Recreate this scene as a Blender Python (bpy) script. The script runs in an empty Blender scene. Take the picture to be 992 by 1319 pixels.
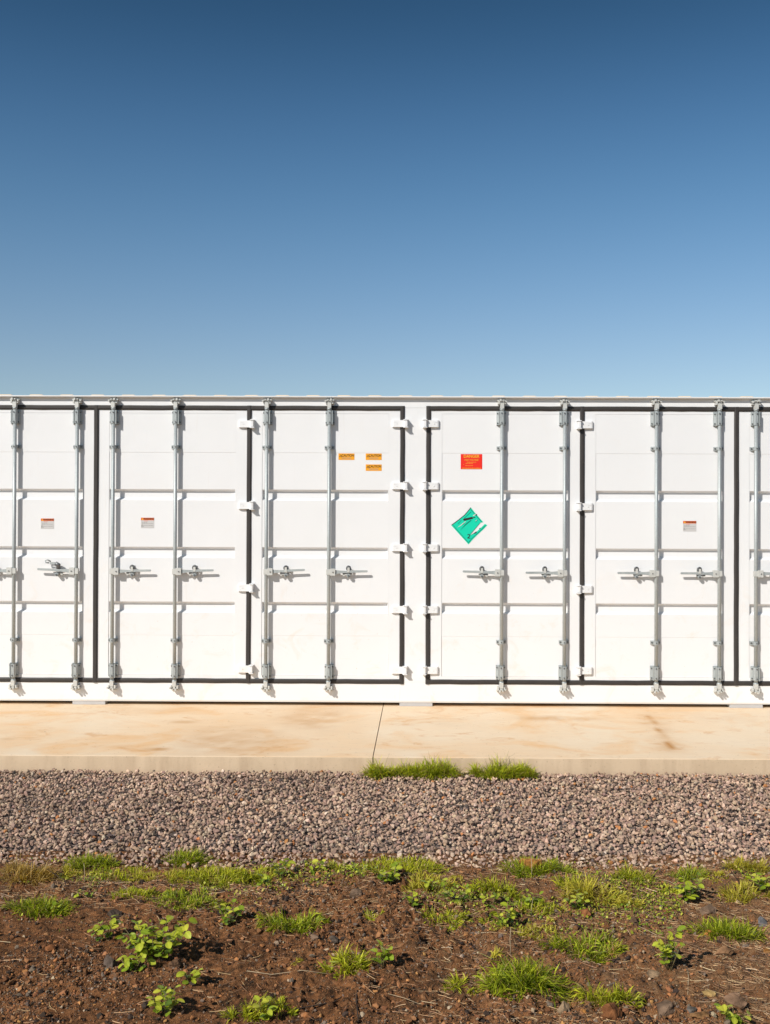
import bpy, bmesh, math, random
import numpy as np
from mathutils import Matrix, Vector
R = math.radians
random.seed(7)
rng = np.random.default_rng(11)
SC = bpy.context.scene
COL = SC.collection

# ------------------------------------------------------------------ camera
FPX = 1315.0                       # focal length in photo pixels (992 x 1319)
CAM = Vector((0.0, -9.6, 1.863))
YAW, PITCH, ROLL = R(0.5), R(0.37), R(0.21)
cd = bpy.data.cameras.new('camera')
cd.sensor_fit = 'VERTICAL'; cd.sensor_height = 36.0; cd.sensor_width = 36.0
cd.lens = 36.0 * FPX / 1319.0
cd.clip_start = 0.1; cd.clip_end = 3000
cam = bpy.data.objects.new('camera', cd); COL.objects.link(cam)
ROTM = Matrix.Rotation(YAW, 3, 'Z') @ Matrix.Rotation(R(90) + PITCH, 3, 'X') @ Matrix.Rotation(ROLL, 3, 'Z')
cam.matrix_world = Matrix.Translation(CAM) @ ROTM.to_4x4()
SC.camera = cam
def ray(px, py):
    return ROTM @ Vector(((px - 496.0) / FPX, -(py - 659.5) / FPX, -1.0))
def on_y(px, py, y=0.0):
    d = ray(px, py); t = (y - CAM.y) / d.y
    return CAM + d * t
def on_z(px, py, z=0.0):
    d = ray(px, py); t = (z - CAM.z) / d.z
    return CAM + d * t
def pxm(y): return FPX / (y - CAM.y)      # pixels per metre at depth y

# ------------------------------------------------------------------ sky and sun
SUN = Vector((-0.83, -1.0, 0.94)).normalized()      # towards the sun
EL = math.asin(SUN.z); AZ = math.atan2(SUN.x, SUN.y)
w = bpy.data.worlds.new('World'); SC.world = w; w.use_nodes = True
nt = w.node_tree; nt.nodes.clear()
sky = nt.nodes.new('ShaderNodeTexSky'); sky.sky_type = 'NISHITA'; sky.sun_disc = False
sky.sun_elevation = EL; sky.sun_rotation = AZ % (2 * math.pi)
sky.altitude = 300; sky.air_density = 1.0; sky.dust_density = 0.6; sky.ozone_density = 1.5
# clear dry-air sky: the tint depends on elevation only, the same all the way round
gm = nt.nodes.new('ShaderNodeGamma'); gm.inputs['Gamma'].default_value = 1.15
tcw = nt.nodes.new('ShaderNodeTexCoord'); sx3 = nt.nodes.new('ShaderNodeSeparateXYZ')
nt.links.new(tcw.outputs['Generated'], sx3.inputs[0])
cr = nt.nodes.new('ShaderNodeValToRGB'); nt.links.new(sx3.outputs[2], cr.inputs[0]); cr.color_ramp.interpolation = 'B_SPLINE'
sk = [(0.0, (.78, .75, .73)), (.14, (.78, .75, .73)), (.214, (.70, .765, .765)), (.296, (.545, .72, .745)), (.379, (.385, .585, .65)), (.46, (.215, .39, .44)), (.7, (.19, .34, .40)), (1.0, (.19, .34, .40))]
while len(cr.color_ramp.elements) < len(sk): cr.color_ramp.elements.new(0.5)
for e_, (p_, c_) in zip(cr.color_ramp.elements, sk): e_.position = p_; e_.color = (*c_, 1)
mxs = nt.nodes.new('ShaderNodeMix'); mxs.data_type = 'RGBA'; mxs.blend_type = 'MULTIPLY'; mxs.inputs[0].default_value = 1.0
nt.links.new(sky.outputs[0], gm.inputs[0]); nt.links.new(gm.outputs[0], mxs.inputs[6]); nt.links.new(cr.outputs[0], mxs.inputs[7])
bg = nt.nodes.new('ShaderNodeBackground'); bg.inputs['Strength'].default_value = 0.10
wo = nt.nodes.new('ShaderNodeOutputWorld')
nt.links.new(mxs.outputs[2], bg.inputs[0]); nt.links.new(bg.outputs[0], wo.inputs[0])
sl = bpy.data.lights.new('sun', 'SUN'); sl.energy = 4.45; sl.angle = R(0.5); sl.color = (1.0, 0.95, 0.88)
so = bpy.data.objects.new('sun', sl); COL.objects.link(so)
so.rotation_euler = SUN.to_track_quat('Z', 'Y').to_euler(); so.location = SUN * 40
SC.view_settings.view_transform = 'Standard'; SC.view_settings.look = 'None'
SC.view_settings.exposure = 0.0; SC.view_settings.gamma = 1.0
SC.view_settings.use_curve_mapping = False

# ------------------------------------------------------------------ materials
class NT:
    def __init__(s, name):
        s.m = bpy.data.materials.new(name); s.m.use_nodes = True
        s.t = s.m.node_tree; s.t.nodes.clear()
        s.out = s.n('ShaderNodeOutputMaterial'); s.p = s.n('ShaderNodeBsdfPrincipled')
        s.l(s.p.outputs[0], s.out.inputs['Surface'])
        s.tc = s.n('ShaderNodeTexCoord').outputs['Object']
    def n(s, ty, **kw):
        x = s.t.nodes.new(ty)
        for k, v in kw.items(): setattr(x, k, v)
        return x
    def l(s, a, b): s.t.links.new(a, b)
    def noise(s, scale, detail=4, rough=0.55, vec=None, dist=0.0, stretch=None):
        x = s.n('ShaderNodeTexNoise'); x.inputs['Scale'].default_value = scale
        x.inputs['Detail'].default_value = detail; x.inputs['Roughness'].default_value = rough
        x.inputs['Distortion'].default_value = dist
        v = vec or s.tc
        if stretch:
            mp = s.n('ShaderNodeMapping'); mp.inputs['Scale'].default_value = stretch
            s.l(v, mp.inputs[0]); v = mp.outputs[0]
        s.l(v, x.inputs['Vector']); return x.outputs['Fac']
    def ramp(s, fac, pts):
        r = s.n('ShaderNodeValToRGB'); e = r.color_ramp.elements
        while len(e) < len(pts): e.new(0.5)
        for i, (p, c) in enumerate(pts):
            e[i].position = p; e[i].color = (c[0], c[1], c[2], 1) if not isinstance(c, (int, float)) else (c, c, c, 1)
        s.l(fac, r.inputs[0]); return r.outputs[0]
    def mix(s, f, a, b, mode='MIX'):
        x = s.n('ShaderNodeMix', data_type='RGBA', blend_type=mode)
        for sock, v in ((x.inputs[0], f), (x.inputs[6], a), (x.inputs[7], b)):
            if hasattr(v, 'is_linked') or hasattr(v, 'links'): s.l(v, sock)
            elif isinstance(v, (int, float)): sock.default_value = v if sock.type == 'VALUE' else (v, v, v, 1)
            else: sock.default_value = (v[0], v[1], v[2], 1)
        return x.outputs[2]
    def math(s, op, a, b=0.0):
        x = s.n('ShaderNodeMath', operation=op)
        for i, v in enumerate((a, b)):
            if isinstance(v, (int, float)): x.inputs[i].default_value = v
            else: s.l(v, x.inputs[i])
        return x.outputs[0]
    def bump(s, h, strength, dist=0.01):
        b = s.n('ShaderNodeBump'); b.inputs['Strength'].default_value = strength; b.inputs['Distance'].default_value = dist
        s.l(h, b.inputs['Height']); s.l(b.outputs[0], s.p.inputs['Normal']); return b
    def col(s, c):
        if isinstance(c, tuple): s.p.inputs['Base Color'].default_value = (*c, 1)
        else: s.l(c, s.p.inputs['Base Color'])
    def rough(s, v):
        if isinstance(v, (int, float)): s.p.inputs['Roughness'].default_value = v
        else: s.l(v, s.p.inputs['Roughness'])
    def attr(s, name):
        return s.n('ShaderNodeAttribute', attribute_name=name)

def mat_paint():
    m = NT('white_container_paint')
    g = m.n('ShaderNodeNewGeometry').outputs['Position']
    dirt = m.ramp(m.noise(4.2, 6, 0.65, g, 0.9), [(0.56, 0.0), (0.72, 1.0)])
    xyz = m.n('ShaderNodeSeparateXYZ'); m.l(g, xyz.inputs[0])
    low = m.ramp(m.math('DIVIDE', xyz.outputs[2], 3.0), [(0.03, 1.0), (0.30, 0.75), (0.5, 0.12)])
    f = m.math('MULTIPLY', m.math('MULTIPLY', dirt, low), 0.30)
    c = m.mix(m.noise(1.1, 3, 0.5, g), (0.795, 0.795, 0.80), (0.765, 0.765, 0.77))
    c = m.mix(f, c, (0.74, 0.55, 0.38))
    # short run-off streaks
    st = m.ramp(m.noise(1.0, 3, 0.6, g, 0.0, (26, 26, 1.3)), [(0.66, 0.0), (0.78, 1.0)])
    c = m.mix(m.math('MULTIPLY', st, 0.16), c, (0.62, 0.55, 0.47))
    sp = m.ramp(m.noise(34, 2, 0.5, g), [(0.735, 0.0), (0.76, 1.0)])
    c = m.mix(m.math('MULTIPLY', m.math('MULTIPLY', sp, low), 0.35), c, (0.5, 0.34, 0.22))
    m.col(c); m.rough(m.ramp(m.noise(9, 3, 0.5, g), [(0.3, 0.34), (0.7, 0.48)]))
    m.bump(m.noise(2.1, 3, 0.45, g), 0.45, 0.014)
    return m.m
def mat_simple(name, c, rough=0.5, metal=0.0, var=0.1, scale=20, bump=0.0):
    m = NT(name); g = m.n('ShaderNodeNewGeometry').outputs['Position']
    a = tuple(x * (1 - var) for x in c); b = tuple(min(1, x * (1 + var)) for x in c)
    m.col(m.mix(m.noise(scale, 4, 0.6, g), a, b)); m.rough(rough)
    m.p.inputs['Metallic'].default_value = metal
    if bump: m.bump(m.noise(scale * 2, 3, 0.5, g), bump, 0.004)
    return m.m
def mat_galv():
    m = NT('galvanised_steel'); g = m.n('ShaderNodeNewGeometry').outputs['Position']
    v = m.n('ShaderNodeTexVoronoi'); v.inputs['Scale'].default_value = 60; m.l(g, v.inputs['Vector'])
    c = m.mix(v.outputs['Distance'], (0.42, 0.455, 0.46), (0.33, 0.36, 0.365))
    ru = m.ramp(m.noise(30, 5, 0.7, g), [(0.66, 0.0), (0.74, 1.0)])
    c = m.mix(m.math('MULTIPLY', ru, 0.5), c, (0.30, 0.22, 0.15))
    st = m.ramp(m.noise(8, 5, 0.7, g, 0, (1, 1, .3)), [(0.4, 0.0), (0.65, 1.0)])
    c = m.mix(m.math('MULTIPLY', st, 0.35), c, (0.60, 0.62, 0.60))
    m.col(c); m.rough(0.52); m.p.inputs['Metallic'].default_value = 0.35
    m.bump(m.noise(90, 3, 0.6, g), 0.15, 0.002)
    return m.m
def mat_rubber():
    m = NT('door_seal_rubber'); g = m.n('ShaderNodeNewGeometry').outputs['Position']
    c = m.mix(m.noise(6, 5, 0.6, g), (0.022, 0.019, 0.018), (0.044, 0.037, 0.033))
    d = m.ramp(m.noise(45, 4, 0.7, g), [(0.64, 0.0), (0.74, 1.0)])
    c = m.mix(m.math('MULTIPLY', d, 0.25), c, (0.25, 0.19, 0.14))
    m.col(c); m.rough(0.6); m.bump(m.noise(12, 3, 0.5, g), 0.3, 0.006); return m.m
def mat_concrete(name, side=False):
    m = NT(name); g = m.n('ShaderNodeNewGeometry').outputs['Position']
    if side:
        c = m.mix(m.noise(3, 6, 0.65, g), (0.46, 0.34, 0.22), (0.68, 0.52, 0.36))
        v = m.ramp(m.noise(1.0, 4, 0.6, g, 0, (9, 9, 1.2)), [(0.45, 0.0), (0.75, 1.0)])
        c = m.mix(m.math('MULTIPLY', v, 0.5), c, (0.36, 0.25, 0.16))
        pt = m.ramp(m.noise(60, 3, 0.6, g), [(0.64, 0.0), (0.70, 1.0)])
        c = m.mix(m.math('MULTIPLY', pt, 0.55), c, (0.15, 0.10, 0.07))
    else:
        c = m.mix(m.ramp(m.noise(0.9, 5, 0.55, g, 0.4), [(0.35, 0.0), (0.65, 1.0)]), (0.81, 0.60, 0.39), (0.82, 0.67, 0.49))
        big = m.ramp(m.noise(1.7, 5, 0.6, g, 0.8, (0.8, 0.9, 1)), [(0.52, 0.0), (0.75, 1.0)])
        c = m.mix(m.math('MULTIPLY', big, 0.80), c, (0.78, 0.45, 0.19))
        fine = m.noise(16, 6, 0.7, g, 0.0, (0.5, 1.3, 1))
        c = m.mix(m.math('MULTIPLY', m.ramp(fine, [(0.45, 0.0), (0.8, 1.0)]), 0.25), c, (0.60, 0.46, 0.33))
        a = m.attr('stain')
        c = m.mix(a.outputs['Fac'], c, (0.50, 0.24, 0.07))
        sc = m.ramp(m.noise(9, 4, 0.7, g, 0.3, (0.4, 2.5, 1)), [(0.70, 0.0), (0.76, 1.0)])
        c = m.mix(m.math('MULTIPLY', sc, 0.5), c, (0.42, 0.27, 0.15))
        rs = m.ramp(m.noise(4, 5, 0.7, g, 0.5, (0.9, 1.1, 1)), [(0.57, 0.0), (0.70, 1.0)])
        c = m.mix(m.math('MULTIPLY', rs, 0.5), c, (0.62, 0.31, 0.11))
        pt = m.ramp(m.noise(55, 2, 0.5, g), [(0.72, 0.0), (0.75, 1.0)])
        c = m.mix(m.math('MULTIPLY', pt, 0.6), c, (0.20, 0.12, 0.08))
    m.col(c); m.rough(0.85); m.p.inputs['Specular IOR Level'].default_value = 0.2
    m.bump(m.noise(40, 5, 0.7, g), 0.25 if side else 0.10, 0.006)
    return m.m
def mat_vcol(name, rough=0.85, bump=0.0, scale=120, transl=0.0, spec=0.3):
    m = NT(name); a = m.attr('Col').outputs['Color']
    n = m.noise(scale, 3, 0.6)
    c = m.mix(0.35, a, m.mix(n, (0.35, 0.33, 0.3), (1.0, 1.0, 1.0)), 'MULTIPLY') if bump else a
    m.col(c); m.rough(rough); m.p.inputs['Specular IOR Level'].default_value = spec
    if bump: m.bump(n, bump, 0.004)
    if transl:
        t = m.n('ShaderNodeBsdfTranslucent'); m.l(m.mix(1.0, a, (1.25, 1.2, 0.45), 'MULTIPLY'), t.inputs[0])
        x = m.n('ShaderNodeMixShader'); x.inputs[0].default_value = transl
        m.l(m.p.outputs[0], x.inputs[1]); m.l(t.outputs[0], x.inputs[2]); m.l(x.outputs[0], m.out.inputs['Surface'])
    return m.m
def mat_soil():
    m = NT('soil'); g = m.n('ShaderNodeNewGeometry').outputs['Position']
    c = m.mix(m.ramp(m.noise(2.2, 6, 0.6, g), [(0.35, 0.0), (0.65, 1.0)]), (0.235, 0.100, 0.040), (0.46, 0.200, 0.078))
    c = m.mix(m.ramp(m.noise(26, 6, 0.75, g), [(0.42, 0.0), (0.62, 1.0)]), c, (0.060, 0.033, 0.018))
    c = m.mix(m.ramp(m.noise(38, 4, 0.7, g), [(0.58, 0.0), (0.68, 1.0)]), c, (0.38, 0.18, 0.075))
    c = m.mix(m.ramp(m.noise(6, 5, 0.7, g), [(0.60, 0.0), (0.72, 1.0)]), c, (0.25, 0.17, 0.11))
    c = m.mix(m.ramp(m.noise(150, 3, 0.7, g), [(0.62, 0.0), (0.70, 1.0)]), c, (0.46, 0.28, 0.14))
    xs = m.n('ShaderNodeSeparateXYZ'); m.l(g, xs.inputs[0])
    rt = m.ramp(m.math('ADD', m.math('MULTIPLY', xs.outputs[0], 0.35), m.noise(1.6, 4, 0.6, g)), [(0.45, 0.0), (0.85, 1.0)])
    fib = m.ramp(m.noise(30, 5, 0.75, g, 1.2, (0.35, 1.3, 1)), [(0.40, 0.0), (0.62, 1.0)])
    c = m.mix(m.math('MULTIPLY', m.math('MULTIPLY', rt, fib), 0.7), c, (0.40, 0.235, 0.12))
    m.col(c); m.rough(0.95); m.p.inputs['Specular IOR Level'].default_value = 0.15
    h = m.math('ADD', m.noise(60, 6, 0.75, g), m.math('MULTIPLY', m.noise(190, 3, 0.7, g), 0.5))
    m.bump(h, 1.0, 0.02); return m.m
def mat_ground():
    m = NT('ground'); g = m.n('ShaderNodeNewGeometry').outputs['Position']
    c = m.mix(m.ramp(m.noise(0.5, 8, 0.65, g), [(0.4, 0.0), (0.6, 1.0)]), (0.085, 0.052, 0.032), (0.07, 0.085, 0.028))
    c = m.mix(m.ramp(m.noise(14, 6, 0.7, g), [(0.45, 0.0), (0.7, 1.0)]), c, (0.16, 0.10, 0.06))
    m.col(c); m.rough(0.95); m.bump(m.noise(20, 6, 0.7, g), 0.8, 0.03); return m.m
def mat_gravel_bed():
    m = NT('gravel_bed'); g = m.n('ShaderNodeNewGeometry').outputs['Position']
    v = m.n('ShaderNodeTexVoronoi'); v.inputs['Scale'].default_value = 32; m.l(g, v.inputs['Vector'])
    r = m.n('ShaderNodeSeparateColor'); m.l(v.outputs['Color'], r.inputs[0])
    c = m.ramp(r.outputs[0], [(0.0, (0.09, 0.07, 0.06)), (0.5, (0.16, 0.12, 0.10)), (1.0, (0.26, 0.20, 0.17))])
    m.col(c); m.rough(0.9); i = m.math('SUBTRACT', 1.0, v.outputs['Distance']); m.bump(i, 1.0, 0.02); return m.m

M = dict(paint=mat_paint(), galv=mat_galv(), rubber=mat_rubber(),
    slab=mat_concrete('slab_top_concrete'), slab_side=mat_concrete('slab_side_concrete', True),
    zinc=mat_simple('pale_zinc_steel', (0.58, 0.58, 0.55), 0.5, 0.2, 0.18, 40),
    bolt=mat_simple('dark_bolt_steel', (0.16, 0.165, 0.17), 0.45, 0.5, 0.3, 60),
    dark=mat_simple('shadow_gap', (0.03, 0.025, 0.02), 0.9),
    pad=mat_simple('pad_grey', (0.46, 0.455, 0.46), 0.6, 0, 0.08, 12),
    soil=mat_soil(), ground=mat_ground(), gbed=mat_gravel_bed(),
    stones=mat_vcol('gravel_stones', 0.85, 0.5, 130), clods=mat_vcol('soil_clods', 0.95, 0.6, 160, 0, 0.15),
    rock=mat_vcol('rock', 0.9, 0.9, 70, 0, 0.2), straw=mat_vcol('dry_straw', 0.8),
    grass=mat_vcol('grass_blades', 0.5, 0, 1, 0.42, 0.3), leaf=mat_vcol('weed_leaves', 0.42, 0, 1, 0.30, 0.4),
    stem=mat_simple('weed_stem', (0.16, 0.12, 0.05), 0.7, 0, 0.3, 60),
    red=mat_simple('danger_red', (0.80, 0.020, 0.008), 0.4, 0, 0.04), yellow=mat_simple('danger_yellow', (0.85, 0.42, 0.03), 0.4, 0, 0.04),
    orange=mat_simple('caution_orange', (0.86, 0.36, 0.008), 0.4, 0, 0.05), ink=mat_simple('sticker_ink', (0.02, 0.018, 0.016), 0.5),
    wred=mat_simple('warning_orange_red', (0.70, 0.13, 0.02), 0.4, 0, 0.05), wgrey=mat_simple('warning_grey', (0.56, 0.545, 0.535), 0.5, 0, 0.04),
    text_grey=mat_simple('small_print_grey', (0.30, 0.29, 0.285), 0.5), green=mat_simple('placard_green', (0.0, 0.62, 0.40), 0.4, 0, 0.06),
    roofp=mat_simple('dusty_roof_paint', (0.72, 0.58, 0.42), 0.6, 0, 0.15, 6),
    dgreen=mat_simple('placard_dark_green', (0.0, 0.20, 0.13), 0.4), fade=mat_simple('placard_torn_backing', (0.60, 0.64, 0.60), 0.6))

# ------------------------------------------------------------------ mesh helpers
def link(name, me, parent=None, mats=(), loc=None):
    o = bpy.data.objects.new(name, me); COL.objects.link(o)
    if parent is not None: o.parent = parent
    if loc is not None: o.location = loc
    return o
def empty(name, loc=(0, 0, 0)):
    o = bpy.data.objects.new(name, None); COL.objects.link(o); o.location = loc; o.empty_display_size = 0.1; return o
def tag(o, label=None, cat=None, group=None, kind=None):
    for k, v in (('label', label), ('category', cat), ('group', group), ('kind', kind)):
        if v: o[k] = v
    return o
class MB:
    def __init__(s): s.v = []; s.f = []; s.m = []; s.sm = []
    def add(s, vs, fs, mi=0, smooth=False):
        b = len(s.v); s.v += [tuple(v) for v in vs]
        for f in fs: s.f.append([b + i for i in f]); s.m.append(mi); s.sm.append(smooth)
    def box(s, x0, x1, y0, y1, z0, z1, mi=0):
        s.add([(x0,y0,z0),(x1,y0,z0),(x1,y1,z0),(x0,y1,z0),(x0,y0,z1),(x1,y0,z1),(x1,y1,z1),(x0,y1,z1)],
              [(0,3,2,1),(4,5,6,7),(0,1,5,4),(1,2,6,5),(2,3,7,6),(3,0,4,7)], mi)
    def prism(s, prof, a0, a1, axis='x', mi=0, smooth=False):     # prof: 2-D points, extruded along an axis
        n = len(prof)
        def mk(p, a): return {'x': (a, p[0], p[1]), 'y': (p[0], a, p[1]), 'z': (p[0], p[1], a)}[axis]
        vs = [mk(p, a0) for p in prof] + [mk(p, a1) for p in prof]
        s.add(vs, [[i, (i+1) % n, n+(i+1) % n, n+i] for i in range(n)], mi, smooth)
        s.add(vs, [list(range(n))[::-1], list(range(n, 2*n))], mi)
    def tube(s, pts, r, n=10, mi=0, caps=True, smooth=True, radii=None):
        pts = [Vector(p) for p in pts]; rings = []
        for i, p in enumerate(pts):
            d = (pts[min(i+1, len(pts)-1)] - pts[max(i-1, 0)]).normalized()
            a = d.cross(Vector((0, 1, 0)))
            if a.length < 0.1: a = d.cross(Vector((1, 0, 0)))
            a.normalize(); b = d.cross(a); rr = radii[i] if radii else r
            rings.append([p + (a*math.cos(2*math.pi*k/n) + b*math.sin(2*math.pi*k/n))*rr for k in range(n)])
        vs = [v for q in rings for v in q]
        s.add(vs, [[i*n+k, i*n+(k+1) % n, (i+1)*n+(k+1) % n, (i+1)*n+k] for i in range(len(pts)-1) for k in range(n)], mi, smooth)
        if caps: s.add(vs, [list(range(n))[::-1], list(range((len(pts)-1)*n, len(pts)*n))], mi)
    def mesh(s, name, mats, sx=1, bevel=0.0, sy=1.0):
        me = bpy.data.meshes.new(name)
        me.from_pydata([(v[0]*sx, v[1]*sy, v[2]) for v in s.v], [], s.f)
        for m in mats: me.materials.append(M[m])
        for p, mi, sm in zip(me.polygons, s.m, s.sm): p.material_index = mi; p.use_smooth = sm
        bm = bmesh.new(); bm.from_mesh(me)
        bmesh.ops.remove_doubles(bm, verts=bm.verts, dist=1e-6)
        bmesh.ops.recalc_face_normals(bm, faces=bm.faces)
        if bevel:
            ed = [e for e in bm.edges if len(e.link_faces) == 2 and e.calc_face_angle(0) > 0.6]
            bmesh.ops.bevel(bm, geom=ed, offset=bevel, segments=2, affect='EDGES', clamp_overlap=True)
        bm.to_mesh(me); bm.free(); return me
def fast_mesh(name, V, F, mat, cols=None, smooth=False):
    me = bpy.data.meshes.new(name); k = F.shape[1]
    me.vertices.add(len(V)); me.vertices.foreach_set('co', V.astype(np.float32).ravel())
    me.loops.add(F.size); me.loops.foreach_set('vertex_index', F.astype(np.int32).ravel())
    me.polygons.add(len(F)); me.polygons.foreach_set('loop_start', (np.arange(len(F))*k).astype(np.int32))
    me.update(calc_edges=True)
    me.polygons.foreach_set('use_smooth', np.full(len(F), smooth))
    if cols is not None:
        at = me.attributes.new('Col', 'FLOAT_COLOR', 'POINT')
        c4 = np.ones((len(V), 4), np.float32); c4[:, :3] = cols; at.data.foreach_set('color', c4.ravel())
    me.materials.append(mat); me.validate(); return me

def _hash(ix, iy, seed):
    h = (ix.astype(np.int64)*374761393 + iy.astype(np.int64)*668265263 + seed*1442695041) & 0x7fffffff
    h = ((h ^ (h >> 13))*1274126177) & 0x7fffffff
    return ((h ^ (h >> 16)) & 0xffff)/65535.0
def vnoise(x, y, seed=0):
    ix = np.floor(x); iy = np.floor(y); fx = x-ix; fy = y-iy
    fx = fx*fx*(3-2*fx); fy = fy*fy*(3-2*fy)
    a = _hash(ix, iy, seed); b = _hash(ix+1, iy, seed); c = _hash(ix, iy+1, seed); d = _hash(ix+1, iy+1, seed)
    return (a*(1-fx)+b*fx)*(1-fy) + (c*(1-fx)+d*fx)*fy - 0.5
def fbm(x, y, f, octv=5, gain=0.5, seed=0):
    t = 0; a = 1.0
    for o in range(octv): t = t + a*vnoise(x*f, y*f, seed+o*17); f *= 2.03; a *= gain
    return t
def soil_h(x, y):
    x = np.asarray(x, float); y = np.asarray(y, float)
    h = 0.050*fbm(x, y, 1.3, 3, 0.5, 3) + 0.034*fbm(x, y, 6, 3, 0.6, 9)
    c = fbm(x, y, 19, 3, 0.6, 21); d = fbm(x, y, 52, 3, 0.6, 51)
    rough = np.clip(0.75 + 1.3*fbm(x, y, 1.1, 2, 0.5, 71) - 0.25*(x > 0.1), 0.3, 1.4)
    h = h + rough*(0.020*c + 0.010*np.maximum(c-0.1, 0)*2 + 0.0115*d - 0.012*np.abs(vnoise(x*27, y*27, 91)))
    edge = np.clip((y + 4.30)/0.25, 0, 1)
    return h*(1-edge) - 0.012*edge
IV = bmesh.new(); bmesh.ops.create_icosphere(IV, subdivisions=1, radius=1.0)
ICv = np.array([v.co[:] for v in IV.verts]); ICf = np.array([[v.index for v in f.verts] for f in IV.faces]); IV.free()
def rand_rot(n):
    q = rng.normal(size=(n, 4)); q /= np.linalg.norm(q, axis=1)[:, None]; a, b, c, d = q.T
    return np.stack([np.stack([a*a+b*b-c*c-d*d, 2*(b*c-a*d), 2*(b*d+a*c)], -1), np.stack([2*(b*c+a*d), a*a-b*b+c*c-d*d, 2*(c*d-a*b)], -1),
                     np.stack([2*(b*d-a*c), 2*(c*d+a*b), a*a-b*b-c*c+d*d], -1)], 1)
OCv = np.array([(1,0,0),(-1,0,0),(0,1,0),(0,-1,0),(0,0,1),(0,0,-1)], float); OCf = np.array([(0,2,4),(2,1,4),(1,3,4),(3,0,4),(2,0,5),(1,2,5),(3,1,5),(0,3,5)])
def stones(pos, rad, cols, flat=0.75, jit=0.22, low=False):
    n = len(pos); IVv, IVf = (OCv*1.15, OCf) if low else (ICv, ICf)
    base = IVv[None]*(1 + rng.uniform(-jit, jit, (n, len(IVv), 1))) + rng.uniform(-0.12, 0.12, (n, len(IVv), 3))
    base = base*rng.uniform(0.6, 1.15, (n, 1, 3)); base[:, :, 2] *= flat
    # cut angular facets: clamp against a few random planes
    for _ in range(4):
        d = rng.normal(size=(n, 3)); d /= np.linalg.norm(d, axis=1)[:, None]
        k = np.einsum('nvi,ni->nv', base, d); over = np.maximum(k - 0.42, 0)
        base = base - over[:, :, None]*d[:, None, :]
    V = np.einsum('nij,nvj->nvi', rand_rot(n), base)*rad[:, None, None]
    V[:, :, 2] *= 0.9
    V = V + pos[:, None, :]
    F = IVf[None] + (np.arange(n)*len(IVv))[:, None, None]
    C = np.repeat(cols[:, None, :], len(IVv), 1)
    return V.reshape(-1, 3), F.reshape(-1, 3), C.reshape(-1, 3)
def palette(n, pal, wts, var=0.18):
    i = rng.choice(len(pal), n, p=np.array(wts)/sum(wts)); c = np.array(pal)[i]
    return np.clip(c*rng.uniform(1-var, 1+var, (n, 1))*rng.uniform(0.95, 1.05, (n, 3)), 0, 1)

# ------------------------------------------------------------------ ground, slab, gravel, soil
SLAB_Z = 0.10; SLAB_Y0 = -2.05; GR_Y = -4.08
def sheet(name, x0, x1, y0, y1, z, mat):
    mb = MB(); mb.add([(x0,y0,z),(x1,y0,z),(x1,y1,z),(x0,y1,z)], [(0,1,2,3)])
    return tag(link(name, mb.mesh(name, [mat])), kind='structure')
sheet('ground', -1200, 1200, -1200, 1200, -0.09, 'ground')
sheet('gravel_bed', -14, 14, GR_Y - 0.06, SLAB_Y0 + 0.3, -0.030, 'gbed')

# slab: two pours with a saw-cut joint between them
j0 = on_z(493.5, 910, SLAB_Z); j1 = on_z(480.4, 975.2, SLAB_Z)
jx = lambda y: j0.x + (y - j0.y)*(j1.x - j0.x)/(j1.y - j0.y)
def px_slab(px, py): p = on_z(px, py, SLAB_Z); return p.x, p.y
streak = [px_slab(*q) for q in ((835, 922), (843, 930), (850, 944), (860, 954), (864, 964))]
spots = [(px_slab(40, 899), .10, .02, .55), (px_slab(203, 965), .10, .03, .75), (px_slab(233, 930), .13, .03, .5), (px_slab(698, 925), .20, .05, .55),
         (px_slab(752, 926), .14, .035, .5), (px_slab(330, 968), .1, .02, .35), (px_slab(155, 962), .12, .03, .3), (px_slab(300, 955), .42, .30, .50),
         (px_slab(400, 925), .35, .28, .42), (px_slab(10, 952), .06, .015, .5), (px_slab(560, 930), .4, .12, .16), (px_slab(930, 925), .5, .15, .16), (px_slab(200, 915), .5, .1, .2)]
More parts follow.
